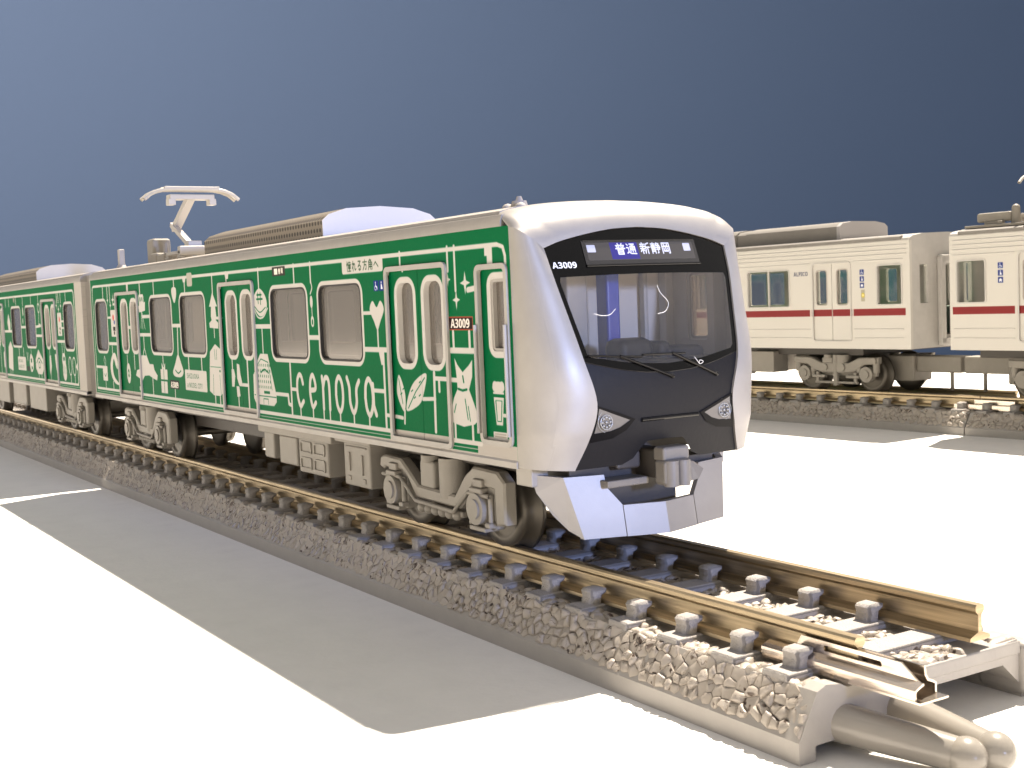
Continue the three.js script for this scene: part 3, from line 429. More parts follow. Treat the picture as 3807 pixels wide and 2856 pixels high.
function makeTrack(name, label, at, turn, x0, x1, sx0, pitch, opt) {
  const t = thing(name, label, 'model track', at, { turn, local: true, group: opt.group });
  const bed = [[9.25, 0], [9.25, 1.15], [9.1, 1.3], [7.75, 3.4], [6.2, 3.25], [-6.2, 3.25], [-7.75, 3.4], [-9.1, 1.3], [-9.25, 1.15], [-9.25, 0], [-8.1, 0], [-8.1, 0.7], [-6.5, 2.1], [6.5, 2.1], [8.1, 0.7], [8.1, 0]];
  const geos = [exX(bed, x0, x1)];
  if (opt.end) geos.push(exX([[9.27, 0.01], [9.27, 1.15], [9.12, 1.4], [7.95, 3.5], [7.3, 3.75], [6.3, 3.6], [5.8, 3.35], [0.3, 3.3], [0.3, 0.9], [8.2, 0.8], [8.25, 0.01]], x1 - 1.0, x1 + 0.05), box(x1 - 2.2, x1 + 0.1, 2.5, 3.3, -8.0, 0.6, 0.12), box(x1 - 3, x1 + 0.5, 0.05, 3.2, -9.4, -7.9, 0.5));
  part('roadbed', geos, M.bedPlain, t);
  const L = x1 - x0, sl = Math.hypot(1.35, 2.1);
  const slope = (s) => (a, b, h) => { const k = b / sl; return [x0 + a, 1.3 + 2.1 * k + h * 0.541, s * (9.1 - 1.35 * k + h * 0.841)]; };
  const nx = Math.round(L / opt.stone), near = cobbles(nx, opt.rows, L, sl, slope(1), 0.08, 0.22, opt.single ? (x) => 0.2 + 0.8 * Math.min(1, Math.max(0, (x + x0 + 35) / 35)) : null);
  near.sort((a, b) => b.userData.x - a.userData.x);
  const kept = near.slice(0, opt.single || 0), rest = near.slice(opt.single || 0);
  for (const g of kept) part('ballast_stone', g, M.bed, t);
  const far = cobbles(Math.round(L / 1.6), 3, L, sl, slope(-1)).map((g) => { const p = g.attributes.position.array; for (let i = 0; i < p.length; i += 9) for (let j = 0; j < 3; j++) { const w = p[i + 3 + j]; p[i + 3 + j] = p[i + 6 + j]; p[i + 6 + j] = w; } g.computeVertexNormals(); return g; });
  const topMap = (z0, y) => (a, b, h) => [x0 + a, y + h * 0.7, z0 + 0 - b];
  const top = [...cobbles(Math.round(L / (opt.stone * 0.9)), 9, L, 7.6, topMap(3.8, 3.28), 0.1, 0.34), ...cobbles(Math.round(L / opt.stone), 2, L, 1.75, topMap(7.8, 3.36), 0.1, 0.32), ...cobbles(Math.round(L / 1.2), 1, L, 1.7, topMap(-6, 3.34), 0.1, 0.3)];
  part('ballast', [...rest, ...far, ...top], M.bed, t, { kind: 'stuff' });
  for (let i = 0, x = sx0; x < x1 - 0.8; i++, x = sx0 + i * pitch) {
    let xx = x; if (opt.end && x1 - x < 4.6) xx = x - 0.65;
    const s = part('sleeper', box(xx - 0.98, xx + 0.98, 2.8, 3.8, -7.8, 7.8, 0.18), M.tie, t);
    if (opt.clips === false) continue;
    for (const [z, d] of [[6.1, -1], [3.8, 1], [-3.8, -1], [-6.1, 1]]) if (!(opt.end && x1 - x < 4.6 && z < 6)) part('rail_clip', clipGeo(xx, z, d), M.tie, s);
  }
  part('rail', exX(railProfile(RAILZ), x0 + 0.1, x1 + 0.15, 0.4), M.brass, t);
  part('rail', exX(railProfile(-RAILZ), x0 + 0.1, x1 - 0.25, 0.4), M.brass, t);
  if (opt.end) {
    const j = thing; // joiner: spring sheet wrapped round the foot of the near rail
    const path = [[5.18, 5.18], [5.22, 4.75], [5.36, 4.5], [5.72, 4.36], [5.98, 4.22], [6.02, 3.95], [5.95, 3.62]];
    const sheet = (pts, th) => { const n = pts.length, o = []; for (let i = 0; i < n; i++) { const a = pts[Math.max(0, i - 1)], b = pts[Math.min(n - 1, i + 1)], dx = b[0] - a[0], dy = b[1] - a[1], l = Math.hypot(dx, dy); o.push([pts[i][0] - dy / l * th, pts[i][1] + dx / l * th]); } return [...pts, ...o.reverse()]; };
    const jx1 = x1 + 4.6, jx0 = x1 - 6.0;
    const lower = exX(sheet(path.slice(2), -0.12), jx0, jx1 - 0.1, 0.9);
    const floor = exX([[5.98, 3.6], [5.98, 3.7], [3.95, 3.7], [3.95, 3.6]], x1 - 1.5, jx1 + 0.2);
    const farWall = exX(sheet([[4.72, 5.18], [4.68, 4.75], [4.54, 4.5], [4.2, 4.36], [3.95, 4.2], [3.95, 3.65]], 0.12), x1 - 4, jx1 - 0.5, 0.9);
    const wall = shapeOf([[x1 - 4.1, 4.45], [x1 - 3.6, 5.2], [jx1 - 1.5, 5.2], [jx1 - 0.4, 4.45]]);
    wall.holes.push(rrect(x1 - 2.0, x1 + 1.9, 4.68, 4.98, 0.15, THREE.Path));
    const jn = part('rail_joiner', [lower, floor, farWall, exZ(wall, 5.22, 5.34)], M.steel, t);
    for (const [a, b, r0] of [[[x1 - 1, 1.55, 6.3], [x1 + 5.9, 1.0, 4.1], 0.85], [[x1 - 1, 1.55, 1.9], [x1 + 6.4, 1.05, 2.6], 0.8]]) {
      part('connector_pin', [new THREE.CylinderGeometry(r0, r0 * 1.25, V(...b).distanceTo(V(...a)), 20).applyQuaternion(new THREE.Quaternion().setFromUnitVectors(V(0, 1, 0), V(...b).sub(V(...a)).normalize())).translate((a[0] + b[0]) / 2, (a[1] + b[1]) / 2, (a[2] + b[2]) / 2), ball(b[0], b[1], b[2], 0.99, 28)], M.pin, t);
    }
  }
  return t;
}
makeTrack('train_track', 'grey ballasted track under the green train, with metal joiner and round pins at its end', [0, 0, 0], 0, -254, 25.2, -34.303 - 4.7487 * 46, 4.7487, { end: true, single: 296, stone: 0.78, rows: 4 });

// ---------------------------------------------------------------- running gear
function wheelset(parent, x, y = RAILY + 2.86) {
  for (const s of [1, -1]) {
    const pr = [[0, -0.05], [2.1, 0.0], [2.2, -0.2], [2.86, -0.2], [2.9, 0.35], [2.92, 1.0], [3.42, 1.1], [3.4, 1.5], [2.4, 1.6], [0, 1.3]].map(([r, w]) => new THREE.Vector2(r, w));
    const g = new THREE.LatheGeometry(pr, 36).rotateX(-Math.PI / 2).translate(x, y, 5.55); // outer face towards +z
    part('wheel', s > 0 ? g : flipZ(g), M.wheel, parent);
  }
  part('axle', cylZ(x, y, -4, 4, 0.45), M.wheel, parent);
}
function bogie(car, xc, style = 0) {                    // xc: middle of the bogie
  const b = part('bogie', [box(xc - 4, xc + 4, 8.3, 10.6, -6.3, 6.3), box(xc - 1.6, xc + 1.6, 10.6, 12.2, -5, 5)], M.grey, car);
  const S = style === 0
    ? [[-9.6, 10.4], [-9.4, 11.2], [-8.7, 11.4], [-5.9, 11.3], [-5.2, 10.9], [-3.0, 9.45], [2.8, 9.3], [4.3, 10.9], [5.6, 11.7], [8.9, 11.6], [9.9, 10.9], [9.9, 7.9], [8.6, 7.7], [8.5, 10.3], [5.6, 10.4], [4.6, 9.2], [3.4, 8.35], [-3.4, 8.45], [-4.7, 9.9], [-5.6, 10.4], [-8.7, 10.4], [-9.0, 10.2]]
    : [[-9.2, 11.6], [-9.2, 10.5], [-6.2, 10.3], [-4.6, 9.3], [-2.6, 8.9], [2.6, 8.9], [4.6, 9.3], [6.2, 10.3], [9.2, 10.5], [9.2, 11.6], [5.2, 11.5], [3, 10.6], [-3, 10.6], [-5.2, 11.5]];
  const list = [];
  for (const s of [1, -1]) {
    const put = (g) => list.push(s > 0 ? g : flipZ(g));
    put(exZ(shapeOf(S.map(([a, c]) => [xc + a, c])), 6.5, 7.55, 0.15));
    for (const ax of [-6.7, 6.7]) {
      if (style === 0) {
        put(box(xc + ax - 1.6, xc + ax + 1.5, 7.3, 10.5, 6.4, 7.35, 0.2)); put(cylZ(xc + ax - 0.2, 8.75, 7.3, 8.05, 1.15, 20)); put(cylZ(xc + ax - 0.2, 8.75, 8.0, 8.2, 0.72, 16));
        put(box(xc + ax - 1.0, xc + ax + 0.7, 9.9, 10.3, 7.2, 8.0, 0.1)); put(box(xc + ax - 0.8, xc + ax + 0.5, 10.3, 10.9, 7.3, 7.8, 0.1)); put(box(xc + ax - 1.3, xc + ax + 0.9, 7.15, 7.5, 6.6, 7.9, 0.1));
        put(cylY(xc + ax + 1.25, 7.5, 7.5, 9.9, 0.22)); put(cylY(xc + ax - 1.5, 7.5, 7.5, 9.9, 0.22)); put(box(xc + ax + 0.9, xc + ax + 1.6, 7.5, 7.9, 7.2, 7.9, 0.1));
      } else {
        put(cylZ(xc + ax, 8.7, 6.6, 7.7, 1.3, 20)); put(cylZ(xc + ax, 8.7, 7.65, 7.9, 0.7, 16)); put(box(xc + ax - 1.9, xc + ax + 1.9, 8.4, 9.0, 6.6, 7.2, 0.1));
        put(cylY(xc + ax - 1.7, 7, 9, 10.6, 0.55)); put(cylY(xc + ax + 1.7, 7, 9, 10.6, 0.55)); put(box(xc + ax * 0.55 - 1.4, xc + ax * 0.55 + 1.4, 8.0, 8.5, 6.8, 7.5, 0.1));
      }
    }
    put(box(xc - 2.9, xc - 0.6, 9.3, 11.5, 5.9, 7.4, 0.25)); put(cylY(xc + 1.2, 6.6, 8.9, 11.9, 1.15)); put(cylY(xc - 1.8, 6.9, 11.4, 11.9, 0.8));
    if (style === 0) { put(box(xc - 3.6, xc + 3.4, 7.6, 8.1, 6.7, 7.3, 0.15)); for (let k = 0; k < 6; k++) put(ball(xc - 2.8 + k * 1.1, 7.75, 7.3, 0.42, 10)); put(tube([[xc - 8.6, 9.9, 7.75], [xc - 5.5, 9.9, 7.75], [xc - 3.2, 8.3, 7.75], [xc + 3.2, 8.1, 7.75], [xc + 4.8, 9.8, 7.75], [xc + 8.2, 9.8, 7.75]], 0.17)); }
    else { put(cylY(xc, 7.2, 6.7, 11.9, 0.5)); put(box(xc - 4.6, xc + 4.6, 7.0, 7.4, 6.8, 7.3, 0.1)); put(box(xc - 4.4, xc - 3.8, 7, 9, 6.8, 7.3, 0.1)); put(box(xc + 3.8, xc + 4.4, 7, 9, 6.8, 7.3, 0.1)); put(cylZ(xc - 2, 9.8, 7.5, 7.8, 0.55)); put(cylZ(xc + 1.6, 9.8, 7.5, 7.8, 0.7)); put(cylZ(xc + 8.4, 11.0, 7.5, 7.8, 0.5)); }
  }
  part('side_frame', list, M.grey, b);
  wheelset(b, xc - 6.6); wheelset(b, xc + 6.4);
}
function pantograph(car, x, y, mat, raise = 1, flip = false) {        // single arm; flip: its knee points forward
  const base = [];
  for (const s of [1, -1]) { base.push(box(x - 3.6, x + 2.6, y + 0.9, y + 1.35, s * 2.4 - 0.3, s * 2.4 + 0.3, 0.08)); for (const a of [-3, 2]) base.push(cylY(x + a, s * 2.4, y, y + 1, 0.4, 0.3, 10), cylY(x + a, s * 2.4, y + 0.45, y + 0.65, 0.52, 0.52, 10)); }
  base.push(box(x + 1.6, x + 2.7, y + 0.7, y + 1.9, -2.7, 2.7, 0.15), box(x - 3.7, x - 3, y + 0.9, y + 1.4, -2.7, 2.7, 0.1), box(x - 1.5, x + 0.2, y + 1.2, y + 2.0, -1.2, -0.2, 0.1), box(x + 0.2, x + 1.9, y + 0.9, y + 2.6, -0.5, 1.3, 0.12));
  const turned = (g) => (flip ? g.translate(-x, 0, 0).rotateY(Math.PI).translate(x, 0, 0) : g);
  const p = part('pantograph', base.map(turned), mat, car);
  const kx = x - 7.0, ky = y + 5.2 * raise, hx = x - 0.2, hy = y + 8.2 * raise;
  part('lower_arm', [beam([x + 1.2, y + 1.6, 0.4], [kx, ky, 0.4], 0.62, 0.7), rod([x + 0.2, y + 1.4, -0.4], [kx + 0.3, ky - 0.5, -0.2], 0.16)].map(turned), mat, p);
  part('upper_arm', [beam([kx - 0.2, ky - 0.6, 0], [hx, hy, 0], 0.75, 1.05), ball(kx, ky - 0.2, 0.1, 0.62, 12)].map(turned), mat, p);
  const strips = [];
  for (const s of [-0.75, 0.75]) {
    const pr = [[-6.2, hy - 0.3], [-5.3, hy + 0.42], [-3.8, hy + 1.0], [3.8, hy + 1.0], [5.3, hy + 0.42], [6.2, hy - 0.3]];
    strips.push(tube(pr.map(([z, yy]) => [hx + s, yy, z]), 0.24, 8), box(hx + s - 0.28, hx + s + 0.28, hy + 0.98, hy + 1.34, -3.6, 3.6, 0.08));
  }
  strips.push(box(hx - 0.9, hx + 0.9, hy - 0.3, hy + 0.35, -2.9, 2.9, 0.08), box(hx - 0.5, hx + 0.9, hy - 1.0, hy - 0.2, 2.2, 3.1, 0.08), box(hx - 0.5, hx + 0.9, hy - 1.0, hy - 0.2, -3.1, -2.2, 0.08));
  part('contact_head', strips.map(turned), mat, p);
}

// ---------------------------------------------------------------- the green cars
const SIDE = 9.15;
function glazing(car, name, x0, x1, y0, y1, r, z, mat, gasket = M.rubber, w = 0.14) {
  const f = part(name, [frameRing(x0 + w, x1 - w, y0 + w, y1 - w, r, w - 0.004, z - 0.5, z + 0.03)], gasket, car);
  part('pane', exZ(rrect(x0 + w, x1 - w, y0 + w, y1 - w, r), z - 0.3, z - 0.24), mat, f); return f;
}
function uvFrom(P, g) { const p = g.attributes.position, uv = new Float32Array(p.count * 2); for (let i = 0; i < p.count; i++) { const [a, b] = P.uv([p.getX(i), p.getY(i)]); uv[2 * i] = a; uv[2 * i + 1] = b; } g.setAttribute('uv', new THREE.BufferAttribute(uv, 2)); g.userData.keepUV = true; return g; }
function greenCar(car, P, spec) {
  const mat = phy(0xffffff, { map: P.tex(), roughness: 0.55, specularIntensity: 0.1, bumpMap: rep(grain, 14, 2.2), bumpScale: 0.000008 });
  const [xa, xb] = spec.ends;
  for (const s of [1, -1]) {
    const side = (g) => (s > 0 ? g : flipZ(g));
    const wall = shapeOf([[xa, 12.65], [xb, 12.65], [xb, 28.44], [xa, 28.44]]);
    for (const [a, b] of spec.win) wall.holes.push(rrect(a, b, 19.05, 25.45, 0.95, THREE.Path));
    wall.holes.push(rrect(...spec.endWin, 18.9, 25.5, 1.2, THREE.Path));
    for (const [a, b] of spec.doors) wall.holes.push(rrect(a, b, 13.5, 26.15, 0.25, THREE.Path));
    if (spec.cab) wall.holes.push(rrect(-4.45, -0.35, 14.0, 25.95, 0.3, THREE.Path));
    part('side_wall', side(uvFrom(P, exZ(wall, SIDE - 0.6, SIDE))), mat, car);
    const lining = shapeOf([[xa + 0.3, 13.4], [xb - 0.05, 13.4], [xb - 0.05, 28.4], [xa + 0.3, 28.4]]);
    for (const [a, b] of spec.win) lining.holes.push(rrect(a - 0.1, b + 0.1, 18.95, 25.55, 0.95, THREE.Path));
    lining.holes.push(rrect(spec.endWin[0] - 0.1, spec.endWin[1] + 0.1, 18.8, 25.6, 1.2, THREE.Path));
    for (const [a, b] of spec.doors) { const m = (a + b) / 2; lining.holes.push(rrect(m - 3.6, m - 0.7, 18.9, 25.4, 0.9, THREE.Path), rrect(m + 0.7, m + 3.6, 18.9, 25.4, 0.9, THREE.Path)); }
    if (spec.cab) lining.holes.push(rrect(-3.1, -0.85, 20.1, 25.15, 0.4, THREE.Path));
    part('lining', side(exZ(lining, SIDE - 0.95, SIDE - 0.85)), M.greige, car);
    const win = (a, b, d, e, r) => { const f = part('window', side(frameRing(a + 0.14, b - 0.14, d + 0.14, e - 0.14, r, 0.136, SIDE - 0.5, SIDE + 0.03)), M.rubber, car); part('pane', side(exZ(rrect(a + 0.14, b - 0.14, d + 0.14, e - 0.14, r), SIDE - 0.3, SIDE - 0.24)), M.smoky, f); };
    for (const [a, b] of spec.win) win(a, b, 19.05, 25.45, 0.9);
    win(...spec.endWin, 18.9, 25.5, 1.1);
    for (const [a, b] of spec.doors) {
      const m = (a + b) / 2 ;
      part('door_frame', side(frameRing(a, b, 13.5, 26.1, 0.25, 0.38, SIDE - 0.1, SIDE + 0.2)), M.greige, car);
      for (const [c, d] of [[a, m - 0.03], [m + 0.03, b]]) {
        const leaf = rrect(c, d, 13.5, 26.12, 0.1), h = c === a ? [m - 3.45, m - 0.85] : [m + 0.85, m + 3.45];
        leaf.holes.push(rrect(h[0], h[1], 19.1, 25.2, 0.9, THREE.Path));
        const l = part('door', side(uvFrom(P, exZ(leaf, SIDE - 0.75, SIDE - 0.18))), mat, car);
        part('pane', side(exZ(rrect(h[0], h[1], 19.1, 25.2, 0.9), SIDE - 0.7, SIDE - 0.62)), M.smoky, l);
      }
    }
    if (spec.cab) {
      part('door_frame', side(frameRing(-4.1, -0.7, 14.2, 25.7, 0.3, 0.36, SIDE - 0.15, SIDE + 0.16)), M.greige, car);
      const leaf = rrect(-4.45, -0.35, 14.0, 25.95, 0.2); leaf.holes.push(rrect(-3.0, -0.95, 20.2, 25.05, 0.4, THREE.Path));
      const l = part('cab_door', side(uvFrom(P, exZ(leaf, SIDE - 0.7, SIDE - 0.22))), mat, car);
      part('window_frame', side(frameRing(-2.8, -1.1, 20.4, 24.85, 0.2, 0.2, SIDE - 0.75, SIDE - 0.3)), M.greige, l);
      part('pane', side(exZ(rrect(-2.8, -1.1, 20.4, 24.85, 0.2), SIDE - 0.7, SIDE - 0.6)), M.smoky, l);
      part('handrail', [side(rod([-4.35, 14.6, SIDE + 0.3], [-4.35, 22, SIDE + 0.3], 0.13)), side(rod([-0.5, 14.6, SIDE + 0.3], [-0.5, 22, SIDE + 0.3], 0.13))], M.greige, car);
    }
    part('cant_rail', side(exX([[SIDE + 0.06, 28.44], [SIDE + 0.1, 28.7], [SIDE - 0.05, 29.2], [SIDE - 0.9, 29.35], [SIDE - 0.9, 28.44]], xa, spec.cab ? -0.9 : xb)), M.cant, car);
    part('sill', side(exX([[SIDE - 1, 12.5], [SIDE + 0.1, 12.5], [SIDE + 0.12, 12.9], [SIDE - 0.02, 13.05], [SIDE - 1, 13.05]], xa, xb)), M.greige, car);
    part('seat_row', side([box(xa + 12, xb - 8, 14, 17.4, 6, SIDE - 0.7, 0.4), box(xa + 12, xb - 8, 17, 19.5, 7.6, SIDE - 0.8, 0.3)].reduce((a, g) => mergeGeometries([clean(a), clean(g)]))), M.seat, car);
  }
  const roofP = [[SIDE - 0.2, 29.0], [SIDE - 0.45, 29.5], [7.4, 29.8], [4.5, 30.05], [0, 30.15], [-4.5, 30.05], [-7.4, 29.8], [-SIDE + 0.45, 29.5], [-SIDE + 0.2, 29.0], [-SIDE + 0.8, 28.7], [-6, 29.2], [6, 29.2], [SIDE - 0.8, 28.7]];
  part('roof', exX(roofP, xa + 0.2, spec.cab ? -1.7 : xb - 0.2, 0.6), M.roof, car);
  part('floor', [box(xa + 0.4, xb - 0.3, 12.7, 14, -8.5, 8.5), box(xa + 3, xb - 2, 11.6, 12.7, -6.5, 6.5), box(xa + 25, xb - 24, 9.8, 11.6, -4, 4)], M.darkGrey, car);
}
function endWall(car, x, dir) {
  const o = [[-SIDE + 0.62, 12.7], [SIDE - 0.62, 12.7], [SIDE - 0.62, 28.6], [SIDE - 0.7, 29.3], [7.4, 29.75], [4, 30], [-4, 30], [-7.4, 29.75], [-SIDE + 0.7, 29.3], [-SIDE + 0.62, 28.6]];
  const s = shapeOf(o.map(([z, y]) => [-z, y])); s.holes.push(rrect(-2.6, 2.6, 13.8, 26.6, 0.5, THREE.Path));
  for (const k of [1, -1]) s.holes.push(rrect(k > 0 ? 4 : -6.6, k > 0 ? 6.6 : -4, 19.2, 25.2, 0.4, THREE.Path));
  const g = new THREE.ExtrudeGeometry(s, { depth: 0.7, bevelEnabled: false }).rotateY(Math.PI / 2).translate(dir > 0 ? x - 0.72 : x + 0.02, 0, 0);
  part('end_wall', g, M.greige, car);
  part('gangway', [box(x - 0.5, x + dir * 0.5, 13.4, 14.2, -3.2, 3.2), ...[1, -1].map((k) => box(Math.min(x - dir * 0.4, x + dir * 0.5), Math.max(x - dir * 0.4, x + dir * 0.5), 13.4, 27, k * 3.1 - 0.4, k * 3.1 + 0.4, 0.15)), box(Math.min(x - dir * 0.4, x + dir * 0.5), Math.max(x - dir * 0.4, x + dir * 0.5), 26.4, 27.1, -3.3, 3.3)], M.darkGrey, car);
}
const perfTex = (() => { const c = canvas(128, 128), k = c.getContext('2d'); k.fillStyle = '#857b6c'; k.fillRect(0, 0, 128, 128); k.fillStyle = '#3a332a'; for (let j = 0; j < 8; j++) for (let i = 0; i < 8; i++) { k.beginPath(); k.ellipse(i * 16 + 8 + (j & 1) * 8, j * 16 + 8, 5.2, 4.6, 0, 0, 7); k.fill(); if (j & 1 && i === 7) { k.beginPath(); k.ellipse(0, j * 16 + 8, 5.2, 4.6, 0, 0, 7); k.fill(); } } const t = new THREE.CanvasTexture(c); t.colorSpace = THREE.SRGBColorSpace; t.wrapS = t.wrapT = THREE.RepeatWrapping; t.repeat.set(1.9, 1.9); return t; })();
const perfMat = std(0xffffff, { map: perfTex, roughness: 0.5, metalness: 0.25 });
function coolingUnit(car, x0, x1) {
  const pr = (k) => [[5.85 * k, 30], [5.85 * k, 31.45], [5.2 * k, 32.0], [3.4 * k, 32.55], [0, 32.75], [-3.4 * k, 32.55], [-5.2 * k, 32.0], [-5.85 * k, 31.45], [-5.85 * k, 30]];
  const u = part('cooling_unit', exX(pr(1), x0, x1 - 0.12, 0.35), perfMat, car);
  part('end_cap', exX(pr(1.004), x1 - 0.12, x1, 0.35), M.acEnd, u);
  part('drip_tray', box(x0 + 0.2, x1 - 0.4, 29.75, 30.35, -5.6, 5.6), M.darkGrey, u);
}
const faceTab = [[11, 3.5], [12.4, 3.65], [13.5, 3.95], [15, 4.35], [16.8, 4.58], [18.5, 4.6], [20, 4.35], [22.5, 3.62], [25, 2.86], [27, 2.12], [28.3, 1.6], [30, 0.7]];
function faceX(y, z) {
  let i = 0; while (i < faceTab.length - 2 && y > faceTab[i + 1][0]) i++;
  const p = (k) => faceTab[Math.max(0, Math.min(faceTab.length - 1, k))], [y0, a] = p(i), [y1, b] = p(i + 1), t = (y - y0) / (y1 - y0);
  const m0 = (p(i + 1)[1] - p(i - 1)[1]) / (p(i + 1)[0] - p(i - 1)[0] || 1) * (y1 - y0), m1 = (p(i + 2)[1] - p(i)[1]) / (p(i + 2)[0] - p(i)[0] || 1) * (y1 - y0);
  const t2 = t * t, t3 = t2 * t, h = (2 * t3 - 3 * t2 + 1) * a + (t3 - 2 * t2 + t) * m0 + (-2 * t3 + 3 * t2) * b + (t3 - t2) * m1;
  return h - 0.45 * (z / 7) ** 2;
}
function rayPoly(poly, cz, cy, a) {                     // distance from the centre to the outline at angle a
  const dx = Math.cos(a), dy = Math.sin(a); let best = 0;
  for (let i = 0; i < poly.length; i++) {
    const [ax, ay] = poly[i], [bx, by] = poly[(i + 1) % poly.length], ex = bx - ax, ey = by - ay, det = dx * -ey + ex * dy; if (Math.abs(det) < 1e-9) continue;
    const t = ((ax - cz) * -ey + ex * (ay - cy)) / det, u = (dx * (ay - cy) - dy * (ax - cz)) / det; if (t > 0 && u >= -1e-6 && u <= 1 + 1e-6) best = Math.max(best, t);
  }
  return best;
}
function polar(outer, inner, cz, cy, off, uvf, steps = 5) {   // skin on the nose between two outlines in (z, y)
  const corners = outer.map(([z, y]) => Math.atan2(y - cy, z - cz)), angles = [...corners]; for (let i = 0; i < 120; i++) angles.push(-Math.PI + (i + 0.5) / 120 * 2 * Math.PI);
  if (inner) for (const [z, y] of inner) angles.push(Math.atan2(y - cy, z - cz));
  angles.sort((a, b) => a - b); const N = angles.length;
  return gridSurf(N, steps, (u, v) => {
    const a = angles[Math.round(u * N) % N], R = rayPoly(outer, cz, cy, a), r = inner ? rayPoly(inner, cz, cy, a) : 0.001, k = R + (r - R) * v, z = cz + Math.cos(a) * k, y = cy + Math.sin(a) * k;
    return [faceX(y, z) + off, y, z];
  }, uvf);
}
const both = (half) => [...half, ...half.slice().reverse().filter(([z]) => Math.abs(z) > 1e-6).map(([z, y]) => [-z, y])];

const lead = thing('model_train_car', 'leading green train car with silver rounded nose, black windscreen and white printed pictures', 'model train', [-52, RAILY, 0], { group: 'cars of the green train' });
{
  const P = printFront();
  const spec = { ends: [-108.3, 0], win: [[-80.8, -72.7], [-69.3, -61.1], [-42.2, -33.8], [-31.1, -22.7]], endWin: [-106.1, -100.4], doors: [[-95.2, -85.9], [-55.85, -46.7], [-17.7, -8.8]], cab: true };
  greenCar(lead, P, spec);
  endWall(lead, -108.3, -1);
  coolingUnit(lead, -69.6, -36.8);
  pantograph(lead, -91, 30.1, M.panto);
  part('roof_gear', [box(-107.5, -104.5, 30.1, 33.9, -1.3, 1.3, 0.4), box(-104.5, -101.5, 30.1, 31.8, -1.8, 1.8, 0.3), box(-100.8, -97.4, 30.1, 31.5, -2, 2, 0.3), cylY(-98.8, 1.2, 31.3, 33, 0.4, 0.25)], M.grey, lead);
  part('antenna', [cylY(-103.3, 6, 29.7, 30.3, 0.9, 0.5), box(-103.7, -102.9, 30.2, 32.4, 5.6, 6.4, 0.15)], M.greige, lead);
  part('whistle', [cylY(-11, 1.2, 29.9, 30.5, 1.05, 0.95), cylY(-11, 1.2, 30.5, 31.0, 0.7, 0.55), cylY(-11, 1.2, 31, 31.35, 0.3, 0.18), ball(-11.7, 30.35, 1.8, 0.5, 10), ball(-10.2, 30.35, 1.6, 0.5, 10)], M.roof, lead);

  // nose: silver hood lofted from the body section to the outline of the black mask
  const inA = [[12.45, 6.95], [14.4, 6.2], [16.53, 5.74], [19.5, 6.5], [22.4, 7.02], [25, 7.46], [26.85, 7.66]], outA = [[12.6, SIDE], [14.5, SIDE], [16.6, SIDE], [19.5, SIDE], [22.4, SIDE], [25.4, SIDE], [28.35, SIDE + 0.04]];
  const inB = [[26.85, 7.66], [27.25, 6.5], [27.72, 4.4], [28.06, 2.2], [28.18, 0]], outB = [[28.35, SIDE + 0.04], [29.25, 8.95], [29.8, 7.0], [30.15, 3.4], [30.25, 0]];
  const cur = (l) => new THREE.CatmullRomCurve3(l.map(([y, z]) => V(0, y, z)), false, 'centripetal');
  const cA = cur(inA), oA = cur(outA), cB = cur(inB), oB = cur(outB), pt = (c, t) => { const n = c.points.length - 1; return c.getPoint(t); };
  const hood = (cin, cout, top) => gridSurf(40, 24, (u, v) => {
    const I = pt(cin, u), O = pt(cout, u), xi = faceX(I.y, I.z) + 0.14, k = top ? Math.min(1, u * 3.4) : 0, xo = -1.7 * k * top;
    const low = top ? 0 : Math.max(0, 1 - u * 5), cx = xo + (xi - xo) * (0.98 - 0.2 * low - 0.1 * k), cy = O.y + (I.y - O.y) * (0.06 + 0.02 * k), cz = O.z + (I.z - O.z) * 0.1 * k + 0.36 * (1 - k) * (1 - 0.5 * low);
    const a = (1 - v) * (1 - v), b = 2 * v * (1 - v), c = v * v; return [a * xo + b * cx + c * xi, a * O.y + b * cy + c * I.y, a * O.z + b * cz + c * I.z];
  });
  const lip = (cin) => gridSurf(26, 1, (u, v) => { const I = pt(cin, u); return [faceX(I.y, I.z) + 0.14 - 0.5 * v, I.y, I.z - 0.04 * v]; });
  const rail = (cin, cout) => gridSurf(1, 6, (u, v) => { const I = cin.points[0], O = cout.points[0], xi = faceX(I.y, I.z) + 0.14; const a = (1 - v) ** 2, b = 2 * v * (1 - v), c = v * v; const p = [b * xi * 0.78 + c * xi, a * O.y + b * (O.y + (I.y - O.y) * 0.06) + c * I.y, a * O.z + b * (O.z + 0.18) + c * I.z]; return u ? [p[0] - 0.6, p[1] + 0.15, p[2] - 0.6] : p; });
  const parts = [];
  for (const g of [hood(cA, oA, 0), hood(cB, oB, 1), lip(cA), lip(cB), rail(cA, oA)]) parts.push(g, flipZ(g));
  parts.push(box(-1.6, 0.35, 11.2, 12.7, 7.0, 8.35, 0.1), box(-1.6, 0.35, 11.2, 12.7, -8.35, -7.0, 0.1));
  parts.push(box(0.02, 0.12, 12.75, 28.2, SIDE - 1.1, SIDE - 0.1, 0.02), box(0.02, 0.12, 12.75, 28.2, -SIDE + 0.1, -SIDE + 1.1, 0.02));
  part('nose_hood', parts, M.silver, lead);

  // windscreen band, glass, lower mask
  const bandOut = both([[0, 18.48], [2, 18.58], [4, 18.88], [6.5, 19.5], [7.02, 22.4], [7.46, 25], [7.66, 26.85], [6.5, 27.25], [4.4, 27.72], [2.2, 28.06], [0, 28.18]].map(([z, y]) => [z, y]));
  const open = both([[0, 19.02], [3, 19.22], [5.9, 19.72], [6.15, 19.95], [6.6, 22.4], [7.0, 24.6], [6.9, 24.92], [3, 25.0], [0, 25.02]]);
  const B = pen(-8, 8, 18, 29, 1024);
